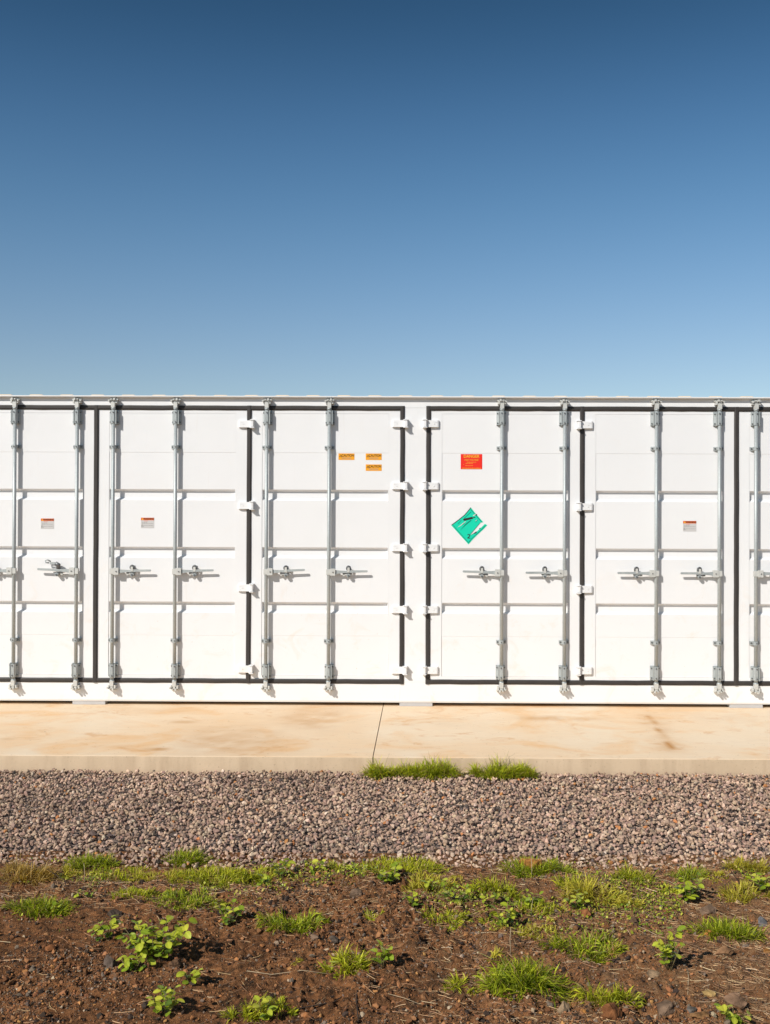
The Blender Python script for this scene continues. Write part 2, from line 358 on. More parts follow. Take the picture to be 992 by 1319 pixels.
def slab(xa, xb):      # xa, xb: functions of y
    ys = np.linspace(SLAB_Y0 + 0.012, 3.0, 110); nx = 260
    Y = np.repeat(ys[:, None], nx, 1); t = np.linspace(0, 1, nx)[None]
    A = np.array([xa(y) for y in ys])[:, None]; B = np.array([xb(y) for y in ys])[:, None]
    X = A + (B - A)*t; Z = np.full_like(X, SLAB_Z) + 0.0015*fbm(X, Y, 2.2, 3, 0.5, 40)
    st = np.zeros_like(X)
    for (a, b) in zip(streak[:-1], streak[1:]):
        ax, ay = a; bx_, by = b; L2 = (bx_-ax)**2 + (by-ay)**2
        u = np.clip(((X-ax)*(bx_-ax) + (Y-ay)*(by-ay))/L2, 0, 1)
        d = np.hypot(X-ax-u*(bx_-ax), (Y-ay-u*(by-ay))*0.6)
        st = np.maximum(st, 1.0*np.exp(-(d/0.028)**2)); st = np.maximum(st, 0.35*np.exp(-(d/0.11)**2))
    for (c, rx, ry, k) in spots:
        st = np.maximum(st, k*np.exp(-((X-c[0])/rx)**2 - ((Y-c[1])/(ry*2))**2))
    st *= np.clip(0.85 + 0.9*fbm(X, Y, 7, 4, 0.6, 77), 0.15, 1.5)
    V = np.stack([X, Y, Z], -1).reshape(-1, 3)
    n = len(ys); ii = np.arange(n-1)[:, None]*nx + np.arange(nx-1)[None]
    F = np.stack([ii, ii+1, ii+nx+1, ii+nx], -1).reshape(-1, 4)
    me = fast_mesh('concrete_slab', V, F, M['slab'])
    at = me.attributes.new('stain', 'FLOAT', 'POINT'); at.data.foreach_set('value', np.clip(st, 0, 1).astype(np.float32).ravel())
    me.materials.append(M['slab_side'])
    bm = bmesh.new(); bm.from_mesh(me)
    # skirt: rounded arris, front face, joint faces
    def strip(top, offs, mi):
        prev = [bm.verts.new(v) for v in top] if False else top
        prev = [bm.verts.new(v) for v in top]
        for (dy, dz, dx) in offs:
            cur = [bm.verts.new((v.co.x + dx, v.co.y + dy, v.co.z + dz)) for v in prev]
            for i in range(len(prev)-1):
                f = bm.faces.new((prev[i], cur[i], cur[i+1], prev[i+1])); f.material_index = mi; f.smooth = True
            prev = cur
    front = [(X[0, i], Y[0, i], Z[0, i]) for i in range(nx)]
    strip(front, [(-0.008, -0.003, 0)], 0)
    strip([(a, b-0.008, c-0.003) for a, b, c in front], [(-0.004, -0.008, 0), (0.002, -0.20, 0)], 1)
    for k in (0, nx-1):
        strip([(X[i, k], Y[i, k], Z[i, k]) for i in range(n)], [(0, -0.2, 0)], 1)
    bm.to_mesh(me); bm.free()
    return tag(link('concrete_slab', me), kind='structure')
slab(lambda y: -12.0, lambda y: jx(y) - 0.0032)
slab(lambda y: jx(y) + 0.0032, lambda y: 12.0)

# gravel
gx, gy = np.meshgrid(np.arange(-5.2, 5.2, 0.0243), np.arange(GR_Y - 0.1, SLAB_Y0, 0.0243))
gx = gx.ravel() + rng.uniform(-.012, .012, gx.size); gy = gy.ravel() + rng.uniform(-.012, .012, gy.size)
bound = GR_Y + 0.10*fbm(gx, gx*0, 1.5, 4, 0.6, 5)
keep = (gy < SLAB_Y0 - 0.016) & (gy > bound + rng.exponential(0.02, gy.size) - 0.03)
gx, gy = gx[keep], gy[keep]; n = len(gx)
r = rng.uniform(0.0085, 0.0205, n)*np.where(rng.random(n) < 0.05, 1.35, 1)
gz = -0.016 + rng.uniform(-.008, .019, n) + 0.012*fbm(gx, gy, 2.0, 3, 0.5, 8)
pal = [(.45, .33, .245), (.56, .43, .325), (.32, .235, .18), (.115, .095, .085), (.50, .23, .09), (.62, .52, .42), (.34, .245, .20)]
V, F, C = stones(np.stack([gx, gy, gz], -1), r, palette(n, pal, [34, 24, 18, 5, 1.8, 3, 16]))
C = C*np.clip(1 + 0.35*fbm(V[:, 0], V[:, 1], 1.3, 3, 0.55, 15), .7, 1.25)[:, None]*np.array([1.14, 1.04, .98])
tag(link('gravel_stones', fast_mesh('gravel_stones', V, F, M['stones'], C)), 'grey brown crushed stone gravel strip between concrete slab and soil', 'gravel', kind='stuff')

# soil
def soil_sheet(x0, x1, y0, y1, st, dz):
    sx = np.arange(x0, x1, st); sy = np.arange(y0, y1, st); X, Y = np.meshgrid(sx, sy); Z = soil_h(X, Y) + dz
    V = np.stack([X, Y, Z], -1).reshape(-1, 3); nx = len(sx); ii = np.arange(len(sy)-1)[:, None]*nx + np.arange(nx-1)[None]
    tag(link('soil', fast_mesh('soil', V, np.stack([ii, ii+1, ii+nx+1, ii+nx], -1).reshape(-1, 4), M['soil'], smooth=True)), kind='structure')
soil_sheet(-2.35, 2.35, -6.3, GR_Y + 0.22, 0.0068, 0.0)
soil_sheet(-6.5, 6.5, -8.6, GR_Y + 0.2, 0.035, -0.018)
sheet('bare_earth', -14, 14, -14, GR_Y - 0.02, -0.06, 'soil')

pal = [(.23, .105, .048), (.38, .175, .078), (.42, .185, .07), (.23, .17, .125), (.060, .042, .032), (.56, .28, .10), (.50, .38, .25)]
VV, FF, CC = [], [], []; off_ = 0
for n, lo, sc_, mx_, low in ((42000, .0042, .0030, .021, False), (230000, .0018, .0012, .0050, True)):
    cx = rng.uniform(-2.3, 2.3, n); cy = rng.uniform(-6.05, GR_Y + 0.03, n)
    k = (rng.random(n) < np.clip(0.55 + 1.3*fbm(cx, cy, 2.0, 3, 0.5, 31) - 0.12*(cx > 0), 0.15, 1)) & (np.abs(cx) < 0.40*(cy + 9.6) + 0.15); cx, cy = cx[k], cy[k]; n = len(cx)
    r = np.clip(lo + rng.exponential(sc_, n), 0, mx_)
    V, F, C = stones(np.stack([cx, cy, soil_h(cx, cy) + r*0.35], -1), r, palette(n, pal, [30, 24, 6, 14, 24, 1.6, 3.5]), low=low)
    VV.append(V); FF.append(F + off_); CC.append(C); off_ += len(V)
tag(link('soil_clods', fast_mesh('soil_clods', np.concatenate(VV), np.concatenate(FF), M['clods'], np.concatenate(CC))), 'loose brown and rusty clods and grit lying on the bare soil', 'soil clods', kind='stuff')

# dry straw and rootlets lying on the soil
def straws(n, fx, lmin, lmax, pal, wts, wid=0.0011, lift=0.004):
    x = rng.uniform(-2.5, 2.5, n); y = rng.uniform(-6.2, GR_Y + 0.04, n)
    k = rng.random(n) < fx(x, y); x, y = x[k], y[k]; n = len(x)
    a = rng.normal(0, 0.8, n) + np.where(rng.random(n) < 0.35, 1.3, 0.0); L = rng.uniform(lmin, lmax, n)
    bend = rng.normal(0, 0.35, n); P = []
    for t in (-0.5, -0.17, 0.17, 0.5):
        aa = a + bend*t; px = x + np.cos(aa)*L*t; py = y + np.sin(aa)*L*t
        P.append(np.stack([px, py, soil_h(px, py)], -1))
    P = np.stack(P, 1); z0 = P[:, :, 2].max(1)*0.6 + P[:, :, 2].mean(1)*0.4; tl = rng.normal(0, .05, n)[:, None]*(np.array([-.5, -.17, .17, .5])*L[:, None])
    P[:, :, 2] = z0[:, None]*0.75 + P[:, :, 2]*0.25 + tl + 0.001; w_ = wid*rng.uniform(0.6, 1.5, n)
    off = np.stack([-np.sin(a), np.cos(a), 0*a], -1)[:, None]*w_[:, None, None]
    up = np.zeros_like(off); up[..., 2] = w_[:, None]*1.4
    V = np.concatenate([P + off, P - off, P + up], 1)           # triangular section
    f = []
    for s in range(3):
        for (p, q) in ((0, 8), (8, 4), (4, 0)): f.append([p+s, p+s+1, q+s+1, q+s])
    F = np.array(f)[None] + (np.arange(n)*12)[:, None, None]
    C = np.repeat(palette(n, pal, wts, 0.25)[:, None], 12, 1)
    return V.reshape(-1, 3), F.reshape(-1, 4), C.reshape(-1, 3)
def straw_density(x, y):
    band = np.exp(-((y + 4.35)/0.35)**2)*0.9
    right = np.clip((x + 0.2)/0.8, 0, 1)*0.75
    return np.clip(0.08 + band + right, 0, 1)*np.clip(0.6 + 1.6*fbm(x, y, 1.8, 3, 0.5, 61), 0.05, 1)
V, F, C = straws(42000, straw_density, 0.012, 0.085, [(.56, .38, .20), (.40, .23, .12), (.24, .14, .08), (.68, .52, .33), (.08, .05, .03)], [20, 32, 26, 4, 16], 0.0008)
tag(link('dry_straw', fast_mesh('dry_straw', V, F, M['straw'], C)), 'thin dry straw and rootlets scattered over the soil', 'dry straw', kind='stuff')

# ------------------------------------------------------------------ the container
PX = 137.0
cz = lambda py: on_y(534.8, py).z          # height of a photo row at the container face
cxp = on_y(534.8, 700).x
P = 1.443; HW = 0.1225                       # door pitch, half spacing of the seals at the centre post
BOT = cz(905.3); TOP = cz(510.8); SB = cz(878); ST = cz(526)
box = empty('shipping_container', (cxp, 0, BOT))
tag(box, 'long white side-opening shipping container on a concrete slab', 'shipping container')
def cpart(name, mb, mats, bevel=0.0): return link(name, mb.mesh(name, mats, 1, bevel), box, loc=(0, 0, -BOT))
XE = HW + 4*P                                # outer seal
XO = XE + 0.15
D = 2.44
mb = MB(); mb.prism([(-0.045, TOP-0.002), (-0.045, TOP-0.011), (-0.040, TOP-0.016), (0.0, TOP-0.019), (0.0, ST+0.004), (0.09, ST+0.004), (0.09, TOP-0.002)], -XO, XO)
cpart('top_rail', mb, ['paint'], 0.002)
mb = MB(); mb.prism([(0.0, SB-0.004), (0.0, BOT+0.016), (0.007, BOT), (0.16, BOT), (0.16, SB-0.004)], -XO, XO)
cpart('bottom_rail', mb, ['paint'], 0.0015)
for (a, b) in ((-HW+0.006, HW-0.006), (-XO, -XE-0.006), (XE+0.006, XO)):
    mb = MB(); mb.box(a, b, 0.0, 0.12, SB-0.0035, ST+0.0035); cpart('post', mb, ['paint'])
mb = MB()                                    # back wall, vertical corrugation
x = -XO; prof = []
while x < XO - 0.27:
    prof += [(x, D), (x+0.07, D), (x+0.14, D-0.036), (x+0.21, D-0.036)]; x += 0.28
prof += [(XO, D)]
vs = [(p[0], p[1], BOT) for p in prof] + [(p[0], p[1], TOP-0.05) for p in prof]; n_ = len(prof)
mb.add(vs, [[i, i+1, n_+i+1, n_+i] for i in range(n_-1)]); cpart('back_wall', mb, ['paint'])
for s in (-1, 1):
    mb = MB(); prof = []; y = 0.13
    while y < D - 0.25:
        prof += [(y, 0), (y+0.07, 0), (y+0.14, 0.04), (y+0.21, 0.04)]; y += 0.28
    prof += [(D, 0)]; n_ = len(prof)
    vs = [(s*(XO-p[1]), p[0], z) for z in (BOT, TOP-0.05) for p in prof]
    mb.add(vs, [[i, i+1, n_+i+1, n_+i] for i in range(n_-1)]); cpart('end_wall', mb, ['paint'])
mb = MB(); mb.box(-XO+0.05, XO-0.05, 0.17, D-0.05, BOT+0.02, BOT+0.14); cpart('floor', mb, ['dark'])
mb = MB(); x = -XO; prof = []                # roof sheet with shallow cross ribs
while x < XO - 0.25:
    prof += [(x, 0), (x+0.085, 0), (x+0.10, 0.008), (x+0.205, 0.008)]
    x += 0.29
    prof += [(x-0.07, 0)]
prof += [(XO, 0)]; n_ = len(prof)
vs = [(p[0], y, TOP + p[1] + dz) for (y, dz) in ((-0.034, -0.001), (-0.024, 0.0), (D, 0.01)) for p in prof]
for i_ in range(n_): vs[i_] = (vs[i_][0], vs[i_][1], TOP - 0.001)
mb.add(vs, [[k*n_+i, k*n_+i+1, (k+1)*n_+i+1, (k+1)*n_+i] for k in range(2) for i in range(n_-1)])
cpart('roof', mb, ['roofp'])
for s in (-1, 1):
    for (z0, z1) in ((BOT-0.004, BOT+0.118), (TOP-0.118, TOP+0.006)):
        for y0 in (-0.006, D-0.16):
            mb = MB(); a, b = sorted((s*(XO-0.162), s*(XO+0.006))); mb.box(a, b, y0, y0+0.166, z0, z1)
            mb.prism([(0.5*(a+b)+0.045*math.cos(t), 0.5*(z0+z1)+0.03*math.sin(t)) for t in np.linspace(0, 2*math.pi, 14)[:-1]], y0-0.003, y0+0.02, 'y', 1)
            cpart('corner_casting', mb, ['paint', 'dark'])
for c_ in (-5.95, on_y(114, 907).x - cxp, on_y(536, 907).x - cxp, on_y(962, 907).x - cxp, 5.95):
    for y0, y1 in ((0.012, 0.25), (D-0.25, D)):
        mb = MB(); mb.box(c_-0.155, c_+0.155, y0, y1, SLAB_Z-0.001, BOT+0.001); cpart('support_pad', mb, ['pad'], 0.002)

# --- door meshes in local coordinates: u = 0 at the free-edge seal, u = P at the hinge seal
zt, zb = ST - 0.006, SB + 0.006
GZ = [cz(y) for y in (631.2, 705.6, 776.3)]   # upper lip of each groove
S1, S2 = cz(583.5), cz(819.5)
U0, U1 = 0.122, P - 0.127                     # pressed panel between the stiles
def door_frame_mb():
    mb = MB(); a, b = 0.006, P-0.006
    mb.box(a, U0, 0.0, 0.045, zb, zt); mb.box(U1, b, 0.0, 0.045, zb, zt)
    mb.box(U0, U1, 0.0, 0.045, zt-0.045, zt); mb.box(U0, U1, 0.0, 0.045, zb, zb+0.045)
    return mb
def door_panel_mb():
    mb = MB(); a, b = U0+0.001, U1-0.001; top = zt-0.046; bot = zb+0.046
    prof = [(top, 0.0018)]; y = 0.0018
    prof += [(S1, y), (S1-0.0015, y+0.0022)]; y += 0.0022
    dep = 0.036
    for gz in GZ: prof += [(gz, y), (gz-0.019, y+dep), (gz-0.082, y+dep), (gz-0.104, y)]
    prof += [(S2, y), (S2-0.0015, y+0.0018)]; prof += [(bot, y+0.0018)]
    # grooves stop short of the panel edge with sloped ends
    sl = 0.006
    def rowx(yy): return sl if yy > 0.02 else 0.0
    L = [(a+0.004+rowx(yy), yy, z) for z, yy in prof]; Rr = [(b-0.004-rowx(yy), yy, z) for z, yy in prof]; n = len(prof)
    mb.add(L + Rr, [[i, i+1, n+i+1, n+i] for i in range(n-1)])
    # flat rims left and right, closing caps of the grooves
    for (e0, pts, s_) in ((a, L, 1), (b, Rr, -1)):
        i = 0
        while i < n-1:
            if prof[i+1][1] > 0.02 and prof[i][1] < 0.02:
                mb.add([pts[i], pts[i+1], pts[i+2], pts[i+3]], [(0, 1, 2, 3)])
                mb.add([(e0, pts[i][1], pts[i][2]), (e0, pts[i+3][1], pts[i+3][2]), pts[i+3], pts[i]], [(0, 1, 2, 3)]); i += 3
            else:
                mb.add([(e0, pts[i][1], pts[i][2]), (e0, pts[i+1][1], pts[i+1][2]), pts[i+1], pts[i]], [(0, 1, 2, 3)]); i += 1
    mb.box(a, b, 0.0405, 0.043, bot, top)
    return mb
SW = 0.0215
def seal_prof(c, lift): return [(c-SW, 0.004), (c-SW, -0.006-lift), (c-SW*0.45, -0.0125-lift), (c+SW*0.45, -0.0125-lift), (c+SW, -0.006-lift), (c+SW, 0.004)]
def wavy(mb, c, a0, a1, lift, vert, seed):
    rr = random.Random(seed); N = 14; rows = []
    for i in range(N+1):
        t = a0 + (a1-a0)*i/N; o = rr.uniform(-0.0012, 0.0012); l2 = rr.uniform(-0.0012, 0.0012)
        rows.append([((x_+o, y_-l2*(y_ < 0), t) if vert else (t, y_-l2*(y_ < 0), x_+o)) for x_, y_ in seal_prof(c, lift)])
    m_ = len(rows[0]); vs = [v for q in rows for v in q]
    mb.add(vs, [[i*m_+k, i*m_+k+1, (i+1)*m_+k+1, (i+1)*m_+k] for i in range(N) for k in range(m_-1)])
    mb.add(vs, [list(range(m_)), list(range(N*m_, (N+1)*m_))])
def seal_mb(free, seed):
    mb = MB()
    wavy(mb, ST, 0.0, P + (0.0), 0.0, False, seed); wavy(mb, SB, 0.0, P, 0.0, False, seed+1)
    wavy(mb, P, SB-SW, ST+SW, 0.0022, True, seed+2)
    if free: wavy(mb, 0.0, SB-SW, ST+SW, 0.0022, True, seed+3)
    return mb
def hinge_mb():                                # blade on the door, pin barrel beyond the seal
    mb = MB(); h = 0.033
    mb.prism([(P-0.098, -0.001), (P-0.098, -0.018), (P-0.085, -0.026), (P+0.022, -0.030), (P+0.022, -0.016), (P-0.02, -0.014), (P-0.02, -0.001)], -h, h, 'z')
    mb.prism([(P+0.018, 0.0), (P+0.018, -0.052), (P+0.024, -0.060), (P+0.044, -0.060), (P+0.050, -0.052), (P+0.050, 0.0)], -h+0.004, h-0.004, 'z')
    for s in (-1, 1):
        z0, z1 = sorted((s*(h-0.002), s*(h+0.007)))
        mb.prism([(P+0.008, 0.001), (P+0.008, -0.030), (P+0.018, -0.066), (P+0.052, -0.066), (P+0.056, 0.001)], z0, z1, 'z')
    mb.tube([(P+0.034, -0.046, -h-0.014), (P+0.034, -0.046, h+0.014)], 0.008, 8)
    mb.box(P-0.083, P-0.045, -0.029, -0.020, 0.012, 0.0155); mb.tube([(P-0.052, -0.0275, 0.0), (P-0.052, -0.031, 0.0)], 0.006, 8)
    return mb
YB = -0.0425                                    # rod axis in front of the door face
ROD_T, ROD_B = cz(520.5), cz(884)
def rod_mb():
    mb = MB(); mb.tube([(0, YB, ROD_B), (0, YB, ROD_T)], 0.0172, 14)
    mb.tube([(0, YB, cz(879)), (0, YB, cz(876.5))], 0.021, 12); mb.tube([(0, YB, cz(526.5)), (0, YB, cz(529))], 0.021, 12)
    return mb
def bolt(mb, x, z, y, r=0.0075, mi=1, d=0.008):
    mb.prism([(x + r*math.cos(t), z + r*math.sin(t)) for t in [math.pi/3*i for i in range(6)]], y-d, y+0.001, 'y', mi)
def bracket_mb():                              # bearing housing: base plate, saddle cover, flanges
    mb = MB(); h = 0.066
    mb.box(-0.036, 0.048, -0.007, -0.001, -h, h)
    mb.prism([(-0.036, -0.007), (-0.036, -0.030), (-0.024, -0.036), (-0.022, -0.066), (-0.012, -0.079), (0.014, -0.079), (0.024, -0.066), (0.026, -0.034), (0.048, -0.028), (0.048, -0.007)], -h+0.006, h-0.006, 'z')
    mb.box(0.0245, 0.031, -0.076, -0.028, -h, h)
    for z in (-0.045, 0.045):
        bolt(mb, -0.030, z, -0.033); bolt(mb, 0.004, z, -0.079); bolt(mb, 0.040, z, -0.030)
    mb.box(-0.012, 0.012, -0.081, -0.078, -0.03, 0.03)
    return mb
def guide_mb():
    mb = MB(); h = 0.017
    mb.box(-0.046, 0.046, -0.006, -0.001, -h, h)
    mb.prism([(-0.040, -0.006), (-0.040, -0.018), (-0.024, -0.024), (-0.021, -0.060), (-0.010, -0.076), (0.010, -0.076), (0.021, -0.060), (0.024, -0.024), (0.042, -0.018), (0.042, -0.006)], -h, h, 'z')
    bolt(mb, -0.034, 0, -0.020, 0.009); bolt(mb, 0.034, 0, -0.020, 0.009); bolt(mb, 0.002, 0.0, -0.076, 0.006)
    return mb
def cam_mb(s):                                 # toothed cam and its keeper at a rod end; s = +1 top, -1 bottom
    mb = MB(); z0 = ROD_T if s > 0 else ROD_B
    def Z(a): return z0 + s*a
    def bx(x0, x1, y0, y1, a, b):
        za, zb_ = sorted((Z(a), Z(b))); mb.box(x0, x1, y0, y1, za, zb_)
    bx(-0.021, 0.021, YB-0.021, YB+0.021, -0.045, 0.006)
    bx(-0.014, 0.014, YB-0.016, YB+0.016, 0.006, 0.026)
    bx(-0.040, -0.026, -0.060, -0.001, -0.004, 0.030); bx(0.026, 0.044, -0.060, -0.001, -0.006, 0.026)
    bx(-0.040, 0.044, -0.018, -0.001, 0.010, 0.046)
    bx(-0.050, -0.034, -0.072, -0.040, 0.012, 0.026); bx(0.010, 0.028, -0.080, -0.036, 0.022, 0.042); bx(-0.020, -0.006, -0.082, -0.044, 0.024, 0.036)
    bx(0.036, 0.054, -0.050, -0.016, 0.024, 0.036)
    bolt(mb, -0.024, Z(0.020), -0.060, 0.006)
    return mb
HZ = 0.0
def handle_mb():                               # points to +u, pivots at the rod
    mb = MB()
    mb.box(0.012, 0.062, -0.084, -0.040, -0.033, 0.033, 0); bolt(mb, 0.040, 0.0, -0.084, 0.007, 1)
    mb.box(-0.022, 0.014, -0.078, -0.036, -0.026, 0.026, 0)
    mb.prism([(0.060, 0.020), (0.100, 0.016), (0.165, 0.014), (0.165, -0.006), (0.100, -0.012), (0.060, -0.020)], -0.066, -0.054, 'y', 2)
    mb.prism([(0.160, 0.014), (0.225, 0.019), (0.360, 0.021), (0.366, 0.014), (0.360, 0.001), (0.230, -0.003), (0.160, -0.010)], -0.068, -0.056, 'y', 2)
    return mb
def catch_mb(open_=False):
    mb = MB(); cx_ = 0.185
    mb.prism([(cx_-0.016, -0.045), (cx_+0.016, -0.045), (cx_+0.018, 0.0), (cx_+0.014, 0.055), (cx_-0.014, 0.055), (cx_-0.018, 0.0)], -0.006, 0.002, 'y', 0)
    mb.box(cx_-0.010, cx_+0.012, -0.050, -0.006, -0.042, -0.022, 1)
    n = 12
    mb.prism([(cx_ + 0.0175*math.cos(2*math.pi*i/n), -0.032 + 0.0175*math.sin(2*math.pi*i/n)) for i in range(n)], -0.062, -0.040, 'y', 2)
    bolt(mb, cx_, -0.034, -0.062, 0.010, 1)
    if open_:
        mb.tube([(cx_-0.01, -0.03, 0.030), (cx_-0.02, -0.055, 0.055), (cx_+0.01, -0.06, 0.072)], 0.020, 10, 1)
        mb.tube([(cx_+0.055, -0.055, 0.088), (cx_+0.085, -0.058, 0.105), (cx_+0.105, -0.058, 0.098), (cx_+0.100, -0.058, 0.078), (cx_+0.070, -0.056, 0.076)], 0.007, 8, 2)
        mb.box(cx_+0.004, cx_+0.062, -0.064, -0.052, 0.062, 0.084, 2)
    else:
        ring = [(cx_ + 0.018*math.cos(t), -0.054, 0.036 + 0.021*math.sin(t)) for t in np.linspace(-0.9, math.pi+1.1, 12)]
        mb.tube(ring, 0.0065, 8, 1)
        mb.prism([(cx_-0.012, 0.0), (cx_+0.012, 0.0), (cx_+0.010, 0.044), (cx_-0.010, 0.044)], -0.073, -0.069, 'y', 0)
        mb.box(cx_-0.008, cx_+0.008, -0.055, -0.004, 0.030, 0.050, 1)
    mb.prism([(cx_-0.055, -0.004), (cx_+0.03, -0.010), (cx_+0.03, -0.020), (cx_-0.055, -0.022)], -0.054, -0.048, 'y', 1)
    mb.tube([(cx_-0.045, -0.05, -0.028), (cx_-0.045, -0.03, -0.028)], 0.011, 8, 0)
    return mb
U_ROD = (0.170, 0.757)
cache = {}
FLAT = dict(bar_bracket=0.80, bar_guide=0.80, handle=0.82, catch=0.82, catch_open=0.82)
def shared(key, fn, mats, s, bevel=0.0):
    if (key, s) not in cache: cache[(key, s)] = fn().mesh(key, mats, s*(0.85 if key.startswith('cam_') else 1), bevel, FLAT.get(key, 1.0))
    return cache[(key, s)]
Z_HANDLE = cz(737.0)
def make_door(x0, s, outer, free, idx):
    d = link('door', shared('door', door_frame_mb, ['paint'], s), box, loc=(x0, 0, -BOT))
    link('panel', shared('panel', door_panel_mb, ['paint'], s), d)
    link('door_seal', seal_mb(free, idx*10).mesh('door_seal', ['rubber'], s), d)
    for y in ((546, 626, 705.5, 785, 863) if outer else (547, 652, 758, 862.5)):
        link('hinge', shared('hinge', hinge_mb, ['paint'], s, 0.0012), d, loc=(0, 0, cz(y)))
    for ri, u in enumerate(U_ROD):
        X_ = s*u
        link('locking_bar', shared('locking_bar', rod_mb, ['galv'], s), d, loc=(X_, 0, 0))
        for y in (539, 865): link('bar_bracket', shared('bar_bracket', bracket_mb, ['galv', 'bolt'], s, 0.0), d, loc=(X_, 0, cz(y)))
        for y in (577, 826): link('bar_guide', shared('bar_guide', guide_mb, ['galv', 'bolt'], s), d, loc=(X_, 0, cz(y)))
        link('locking_cam', shared('cam_top', lambda: cam_mb(1), ['zinc', 'bolt'], s, 0.001), d, loc=(X_, 0, 0))
        link('locking_cam', shared('cam_bottom', lambda: cam_mb(-1), ['zinc', 'bolt'], s, 0.001), d, loc=(X_, 0, 0))
        ho = link('handle', shared('handle', handle_mb, ['zinc', 'bolt', 'galv'], s, 0.001), d, loc=(X_, 0, Z_HANDLE)); ho.rotation_euler = (0, R(random.uniform(-1.6, 2.2)), 0)
        op = (idx == 1 and ri == 0)
        link('handle_catch', shared('catch_open' if op else 'catch', (lambda: catch_mb(True)) if op else catch_mb, ['zinc', 'bolt', 'galv'], s), d, loc=(X_, 0, Z_HANDLE))
    return d
doors = {}
# left opening: seals at -HW-4P .. -HW ; right opening mirrored
xs = [-HW - 4*P + i*P for i in range(5)]
doors[0] = make_door(xs[1], -1, True, False, 0); doors[1] = make_door(xs[2], -1, False, False, 1)
doors[2] = make_door(xs[2], 1, False, True, 2); doors[3] = make_door(xs[3], 1, True, False, 3)
xs = [HW + i*P for i in range(5)]
doors[4] = make_door(xs[1], -1, True, False, 4); doors[5] = make_door(xs[2], -1, False, False, 5)
doors[6] = make_door(xs[2], 1, False, True, 6); doors[7] = make_door(xs[3], 1, True, False, 7)

# --- stickers
def text_tris(body, size, bold=0.0):
    cu = bpy.data.curves.new('t', 'FONT'); cu.body = body; cu.size = size; cu.offset = bold; cu.align_x = 'CENTER'; cu.align_y = 'CENTER'
    o = bpy.data.objects.new('t', cu); COL.objects.link(o)
    dg = bpy.context.evaluated_depsgraph_get(); e = o.evaluated_get(dg); me = e.to_mesh()
    vs = [v.co.copy() for v in me.vertices]; fs = [list(p.vertices) for p in me.polygons]
    e.to_mesh_clear(); bpy.data.objects.remove(o); bpy.data.curves.remove(cu); return vs, fs
def put_text(mb, body, x, z, size, y, mi, wx=1.0, bold=0.0, rot=0.0):
    vs, fs = text_tris(body, size, bold); c, s_ = math.cos(rot), math.sin(rot)
    mb.add([(x + (v.x*wx*c - v.y*s_), y, z + (v.x*wx*s_ + v.y*c)) for v in vs], fs, mi)
def rect(mb, x0, x1, z0, z1, y, mi): mb.add([(x0,y,z0),(x1,y,z0),(x1,y,z1),(x0,y,z1)], [(0,1,2,3)], mi)
def print_lines(mb, x0, x1, zs, h, y, mi, seed):
    rr = random.Random(seed)
    for z in zs:
        x = x0 + rr.uniform(0, .004)
        while x < x1 - 0.006:
            L = rr.uniform(0.005, 0.016); rect(mb, x, min(x+L, x1), z, z+h, y, mi); x += L + 0.003
            if rr.random() < 0.06: break
def sticker(name, door, px, py, w_, h_, build, mats, yface=0.004, label=None):
    p = on_y(px, py); mb = MB(); mb.box(-w_/2, w_/2, -0.0012, 0.0, -h_/2, h_/2, 0); build(mb, w_, h_)
    o = link(name, mb.mesh(name, mats), door, loc=(p.x - cxp - door.location.x, yface - 0.0005, p.z))
    if label: o['label'] = label
    return o
def b_warn(mb, w_, h_):
    rect(mb, -w_/2, w_/2, h_/2-0.024, h_/2, -0.0018, 1); put_text(mb, 'WARNING', 0.012, h_/2-0.012, 0.022, -0.0024, 3, 0.95, 0.0006)
    mb.add([(-w_/2+0.006, -0.0024, h_/2-0.020), (-w_/2+0.026, -0.0024, h_/2-0.020), (-w_/2+0.016, -0.0024, h_/2-0.004)], [(0, 1, 2)], 2)
    print_lines(mb, -w_/2+0.03, w_/2-0.03, [h_/2-0.034], 0.004, -0.0018, 1, 3)
    print_lines(mb, -w_/2+0.008, w_/2-0.008, [h_/2-0.046-0.010*i for i in range(5)], 0.0035, -0.0018, 4, 5)
    rect(mb, -w_/2+0.006, -w_/2+0.014, -h_/2+0.012, -h_/2+0.03, -0.0018, 4)
def b_caution(mb, w_, h_):
    put_text(mb, 'CAUTION', 0.013, 0.010, 0.030, -0.0020, 1, 0.86, 0.0006)
    c = -w_/2+0.022
    mb.add([(c-0.014, -0.002, -0.003), (c+0.014, -0.002, -0.003), (c, -0.002, 0.022), (c-0.009, -0.002, 0.0), (c+0.009, -0.002, 0.0), (c, -0.002, 0.017)],
           [(0, 1, 4, 3), (1, 2, 5, 4), (2, 0, 3, 5)], 1)
    rect(mb, c-0.001, c+0.001, 0.003, 0.011, -0.002, 1)
    print_lines(mb, -0.045, 0.045, [-0.012, -0.020], 0.0035, -0.0018, 2, 8)
def b_danger(mb, w_, h_):
    put_text(mb, 'DANGER', 0, h_/2-0.022, 0.040, -0.0022, 1, 0.92, 0.0008)
    put_text(mb, 'HIGH VOLTAGE', 0, h_/2-0.056, 0.020, -0.0022, 1, 0.92, 0.0003)
    for i, hw in enumerate((0.045, 0.055, 0.080, 0.062)): print_lines(mb, -hw, hw, [h_/2-0.078-0.011*i], 0.004, -0.0018, 1, 20+i)
    print_lines(mb, -0.088, 0.088, [-h_/2+0.006], 0.006, -0.0018, 1, 31)
wm = ['wgrey', 'wred', 'yellow', 'ink', 'text_grey']
sticker('warning_sticker', doors[1], 61, 674.5, 0.124, 0.098, b_warn, wm)
sticker('warning_sticker', doors[2], 190, 673.5, 0.124, 0.098, b_warn, wm)
